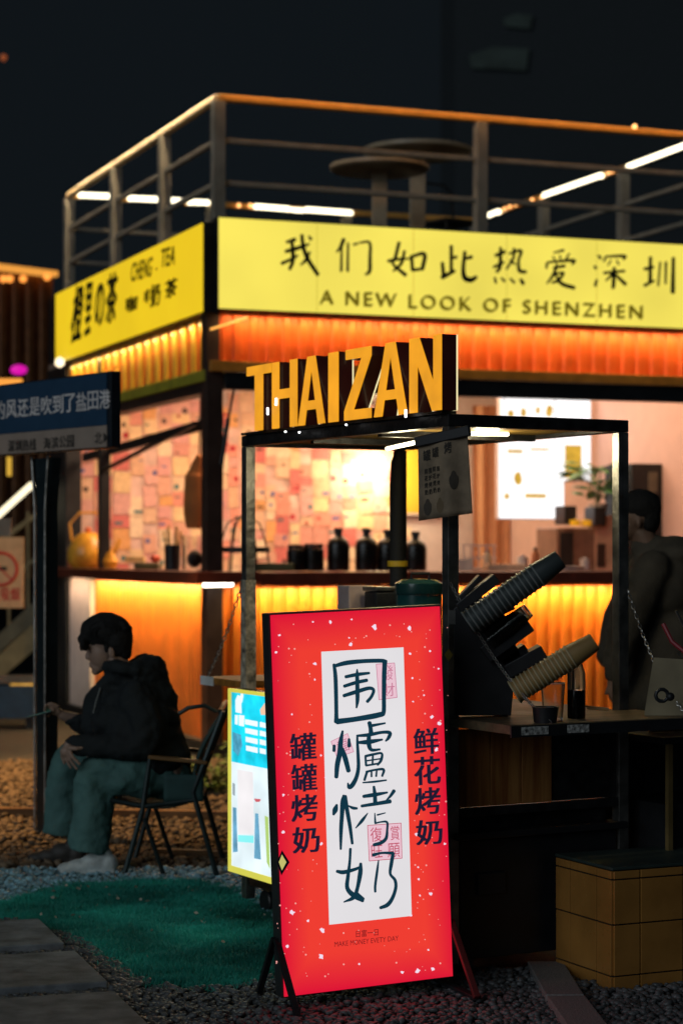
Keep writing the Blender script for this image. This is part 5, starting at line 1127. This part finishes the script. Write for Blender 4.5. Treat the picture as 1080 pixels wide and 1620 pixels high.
# far arm holding the phone
arm(b, [(mp(200, 1098, Yf), .055), (mp(140, 1160, Yf+.02), .045), (mp(98, 1143, Yf-.03), .03), (mp(86, 1138, Yf-.05), .024)])
b.ball(mp(78, 1132, Yf-.06), .03, .026, .022)
for i, (tx, ty, yy) in enumerate(((58, 1124, -.03), (56, 1129, -.01), (57, 1134, .01), (60, 1140, .03))):
    b.limb([(mp(74, 1130+i*2, Yf-.06+yy), .0098), (mp(64, 1122+i*4, Yf-.06+yy), .009), (mp(tx+4, ty, Yf-.085+yy), .0075)])
b.limb([(mp(80, 1124, Yf-.08), .011), (mp(70, 1119, Yf-.09), .0095), (mp(62, 1122, Yf-.09), .008)])
b.limb([(mp(262, 1225, 10.12), .09), (mp(160, 1218, Yn), .06), (mp(150, 1330, Yn), .04)]); b.limb([(mp(262, 1225, 10.3), .09), (mp(100, 1208, Yf), .055), (mp(88, 1325, Yf), .04)])
blob(b, 'body', skin, MN, .0045, 3)
for yy in (-.052, .052): MB().ball(mp(140, 1034, 10.2+yy*.6), .007, .011, .0045).build('eye', mat('eye_dark', (.02, .015, .012), .2), MN, smooth=True)
# hair
b = MB(); b.ball(mp(163, 1000), .118, .092, .092, 3); b.ball(mp(182, 1015), .072, .088, .095, 3); b.ball(mp(129, 1013), .037, .072, .036); b.ball(mp(142, 1000), .062, .080, .070, 3); b.ball(mp(193, 1032), .034, .062, .05)
b.ball(mp(166, 1024, 10.2-.072), .014, .012, .035); b.ball(mp(166, 1024, 10.2+.072), .014, .012, .035)
for k in range(16):
    b.ball(mp(121+random.uniform(0, 14), 1018+random.uniform(0, 10), 10.2+random.uniform(-.07, .07)), .013, .012, .022)
for k in range(26):
    a = random.uniform(.2, 2.9); b.ball(mp(166+34*math.cos(a)*random.uniform(.8, 1), 1002-24*math.sin(a), 10.2+random.uniform(-.06, .06)), .02, .02, .014)
hair_o = blob(b, 'hair', hair_m, MN, .006, 3, .008, .03)
b = MB(); hc = mp(163, 1003)
for k in range(420):
    th = random.uniform(-1.5, 2.6); phi = random.uniform(-1.25, 1.25); pts_ = []
    for j in range(4):
        a_ = th+(.22*j if math.cos(th) < .2 else -.20*j); r_ = 1.03+.02*(j == 3)
        pts_.append(hc+V((-.118*r_*math.cos(a_)*math.cos(phi), .094*r_*math.sin(phi), .094*r_*math.sin(a_)*math.cos(phi)*.98)))
    if pts_[-1].z < hc.z-.05 or (pts_[-1].z < hc.z-.022 and pts_[-1].x < hc.x-.03): continue
    b.tube(pts_, [.0032, .0030, .0022, .0008], 4)
b.build('hair_strands', hair_m, hair_o)['kind'] = 'stuff'
# hoodie
b = MB()
b.limb([(mp(258, 1208), .130), (mp(244, 1175), .132), (mp(228, 1138), .135), (mp(210, 1108), .115)])
b.ball(mp(252, 1212, 10.2), .12, .21, .075, 3); b.ball(mp(230, 1150), .16, .20, .17, 3); b.ball(mp(218, 1112), .13, .20, .11, 3); b.ball(mp(180, 1120), .09, .15, .10)
b.ball(mp(190, 1165), .13, .17, .12, 3); b.ball(mp(160, 1165, 10.25), .08, .13, .10)
b.limb([(mp(213, 1103, Yn+.02), .085), (mp(235, 1150, Yn-.04), .080), (mp(225, 1178, Yn-.05), .073), (mp(170, 1180, Yn-.05), .060), (mp(120, 1176, Yn-.05), .043)])
b.limb([(mp(200, 1105, Yf), .08), (mp(160, 1140, Yf+.02), .07), (mp(135, 1160, Yf+.02), .065), (mp(102, 1148, Yf-.03), .042)])
b.limb([(mp(168, 1085), .055), (mp(150, 1115), .07), (mp(150, 1150), .08)]); b.ball(mp(205, 1150, 10.08), .12, .12, .10); b.ball(mp(175, 1140, 10.12), .1, .12, .1)
for k in range(14):
    a = k*2*math.pi/14; b.ball(mp(205+38*math.cos(a), 1066+9*math.cos(a)+6*math.sin(a), 10.2+.105*math.sin(a)), .040, .045, .036)
b.limb([(mp(168, 1082), .05), (mp(190, 1072, 10.14), .045), (mp(214, 1056, 10.13), .045), (mp(240, 1052, 10.18), .045)]); b.limb([(mp(190, 1072, 10.28), .045), (mp(222, 1052, 10.27), .045), (mp(242, 1056, 10.2), .048)]); b.ball(mp(230, 1070), .065, .12, .065, 3); b.limb([(mp(242, 1068, 10.2), .055), (mp(245, 1110, 10.2), .10)])
blob(b, 'hoodie', jk, MN, .010, 6, .036, .075)
# trousers
b = MB(); b.ball(mp(262, 1232), .12, .18, .10, 3)
b.limb([(mp(258, 1232, 10.12), .105), (mp(200, 1228, Yn), .098), (mp(152, 1218, Yn), .080), (mp(146, 1240, Yn), .092), (mp(150, 1272, Yn), .100), (mp(143, 1315, Yn), .080)]); b.cone(mp(148, 1280, Yn), mp(140, 1346, Yn), .096, .094, 20)
b.limb([(mp(258, 1232, 10.30), .10), (mp(160, 1222, Yf), .09), (mp(98, 1206, Yf), .075), (mp(88, 1235, Yf), .085), (mp(85, 1272, Yf), .085), (mp(84, 1310, Yf), .07)]); b.cone(mp(85, 1275, Yf), mp(80, 1336, Yf), .082, .080, 20)
blob(b, 'trousers', tr, MN, .010, 5, .034, .085)
for yy, px_ in ((-.03, 158), (.03, 156)): MB().tube([mp(px_, 1090, 10.1+yy), mp(px_-5, 1108, 10.07+yy), mp(px_-9, 1128, 10.05+yy)], .0035, 6).build('drawstring', mat('grey_cord', (.20, .21, .20), .7), MN, smooth=True)
# shoes
def shoe(px, Y, nm='shoe', m_=shoe_m):
    b = MB(); z0 = 0
    def sp2(x, z, r1, r2, r3): b.ball(V(((x-540)*10.05/F, Y, z))-mo, r1, r2, r3)
    sp2(px+38, .055, .050, .045, .055); sp2(px+18, .060, .075, .045, .050); sp2(px-4, .045, .075, .046, .036); sp2(px-24, .036, .060, .044, .028); sp2(px+32, .10, .038, .036, .045)
    b.box(*[v for v in ((px-36-540)*10.05/F-mo.x, (px+50-540)*10.05/F-mo.x, Y-.038-mo.y, Y+.038-mo.y, .004, .024)])
    return blob(b, nm, m_, MN, .007, 4)
shoe(134, Yn); shoe(70, Yf, m_=mat('dark_shoe', (.05, .045, .04), .6))
pc = P(64, 1131, 10.25); ph = thing('phone', 'dark phone held up in the seated man\'s far hand', 'phone', (pc.x, Yf-.075, pc.z), rot=(0, R(-15), 0))
MB().box(-.072, .055, -.036, .036, -.004, .004).build('body', M['blackp'], ph, bev=.003); MB().box(-.068, .050, -.033, .033, .0042, .0048).build('screen', mat('phone_screen', (.02, .04, .04), .1, emis=lin('2c6058'), es=.5), ph)
# ================================================================== standing person at the right
PN = thing('person', 'person in a dark bulky jacket standing behind the cart, facing left', 'person', (1.40, 9.9, 0))
po = PN.location
def pp(px, py, dy=0, k=9.9): q = P(px, py, k); return V((q.x, 9.9+dy, q.z))-po
jk2 = mat('dark_olive_jacket', (.075, .064, .048), .85, var=.3, bump=.3, bscale=100); sk2 = mat('skin_dim', (.22, .13, .09), .55)
b = MB(); b.ball(pp(1008, 812), .088, .075, .10, 3); b.ball(pp(994, 830), .052, .055, .075); b.ball(pp(984, 851), .028, .030, .024); b.limb([(pp(978, 826), .010), (pp(974, 837), .012)]); b.ball(pp(980, 846), .010, .018, .009); b.ball(pp(1006, 828, -.075), .014, .010, .026)
b.limb([(pp(1014, 840), .055), (pp(1028, 875), .06), (pp(1050, 930), .12), (pp(1060, 1080), .14), (pp(1060, 1140), .13)])
for yy in (-.12, .12): b.limb([(pp(1062, 1140, yy), .10), (pp(1055, 1290, yy), .07), (V((pp(1065, 1300, yy).x, yy, .07)), .045)])
b.limb([(pp(1035, 905, -.16), .03), (pp(985, 985, -.24), .03), (pp(960, 1060, -.24), .03), (pp(958, 1080, -.24), .026)])
b.limb([(pp(1035, 905, .16), .03), (pp(990, 985, .24), .03), (pp(965, 1050, .2), .03)])
for i in range(4): b.limb([(pp(957, 1084, -.26+i*.018), .010), (pp(955, 1096, -.265+i*.018), .009), (pp(960, 1106, -.26+i*.018), .0075)])
b.limb([(pp(953, 1080, -.25), .011), (pp(947, 1092, -.25), .009)])
blob(b, 'body', sk2, PN, .007, 3)
b = MB(); b.ball(pp(1012, 802), .102, .088, .085, 3); b.ball(pp(1024, 820), .062, .080, .085); b.ball(pp(988, 800), .05, .07, .045)
blob(b, 'hair', hair_m, PN, .008, 3, .010, .03)
b = MB(); b.ball(pp(1045, 930), .19, .22, .20, 3); b.ball(pp(1058, 1030), .22, .22, .30, 3); b.ball(pp(1040, 1100), .22, .21, .16, 3); b.ball(pp(1065, 875), .12, .20, .08, 3); b.limb([(pp(1015, 868), .06), (pp(1035, 870), .075)])
b.limb([(pp(1022, 900, -.18), .09), (pp(990, 960, -.24), .085), (pp(972, 1010, -.24), .07), (pp(962, 1062, -.24), .05)]); b.limb([(pp(1022, 900, .18), .09), (pp(992, 980, .24), .08), (pp(968, 1040, .2), .055)])
for k in range(8): b.ball(pp(976-k*2.2+(k % 2)*3, 925+k*17, -.24), .066, .06, .034)
blob(b, 'jacket', jk2, PN, .012, 12, .022, .16)
b = MB(); b.ball(pp(1058, 1135), .19, .19, .12, 3)
for yy in (-.12, .12): b.limb([(pp(1060, 1140, yy), .12), (pp(1052, 1290, yy), .09), (V((pp(1062, 1300, yy).x, yy, .12)), .075)])
blob(b, 'trousers', mat('black_trousers', (.012, .013, .016), .85), PN, .012, 4, .02)
for yy in (-.12, .12):
    b = MB(); xx = pp(1062, 1300, yy).x; b.ball((xx, yy, .06), .055, .045, .055); b.ball((xx-.07, yy, .04), .09, .045, .036); b.box(xx-.15, xx+.06, yy-.04, yy+.04, .003, .02); blob(b, 'shoe', M['blackp'], PN, .008, 3)
# dim face light comes only from the scene's own lamps
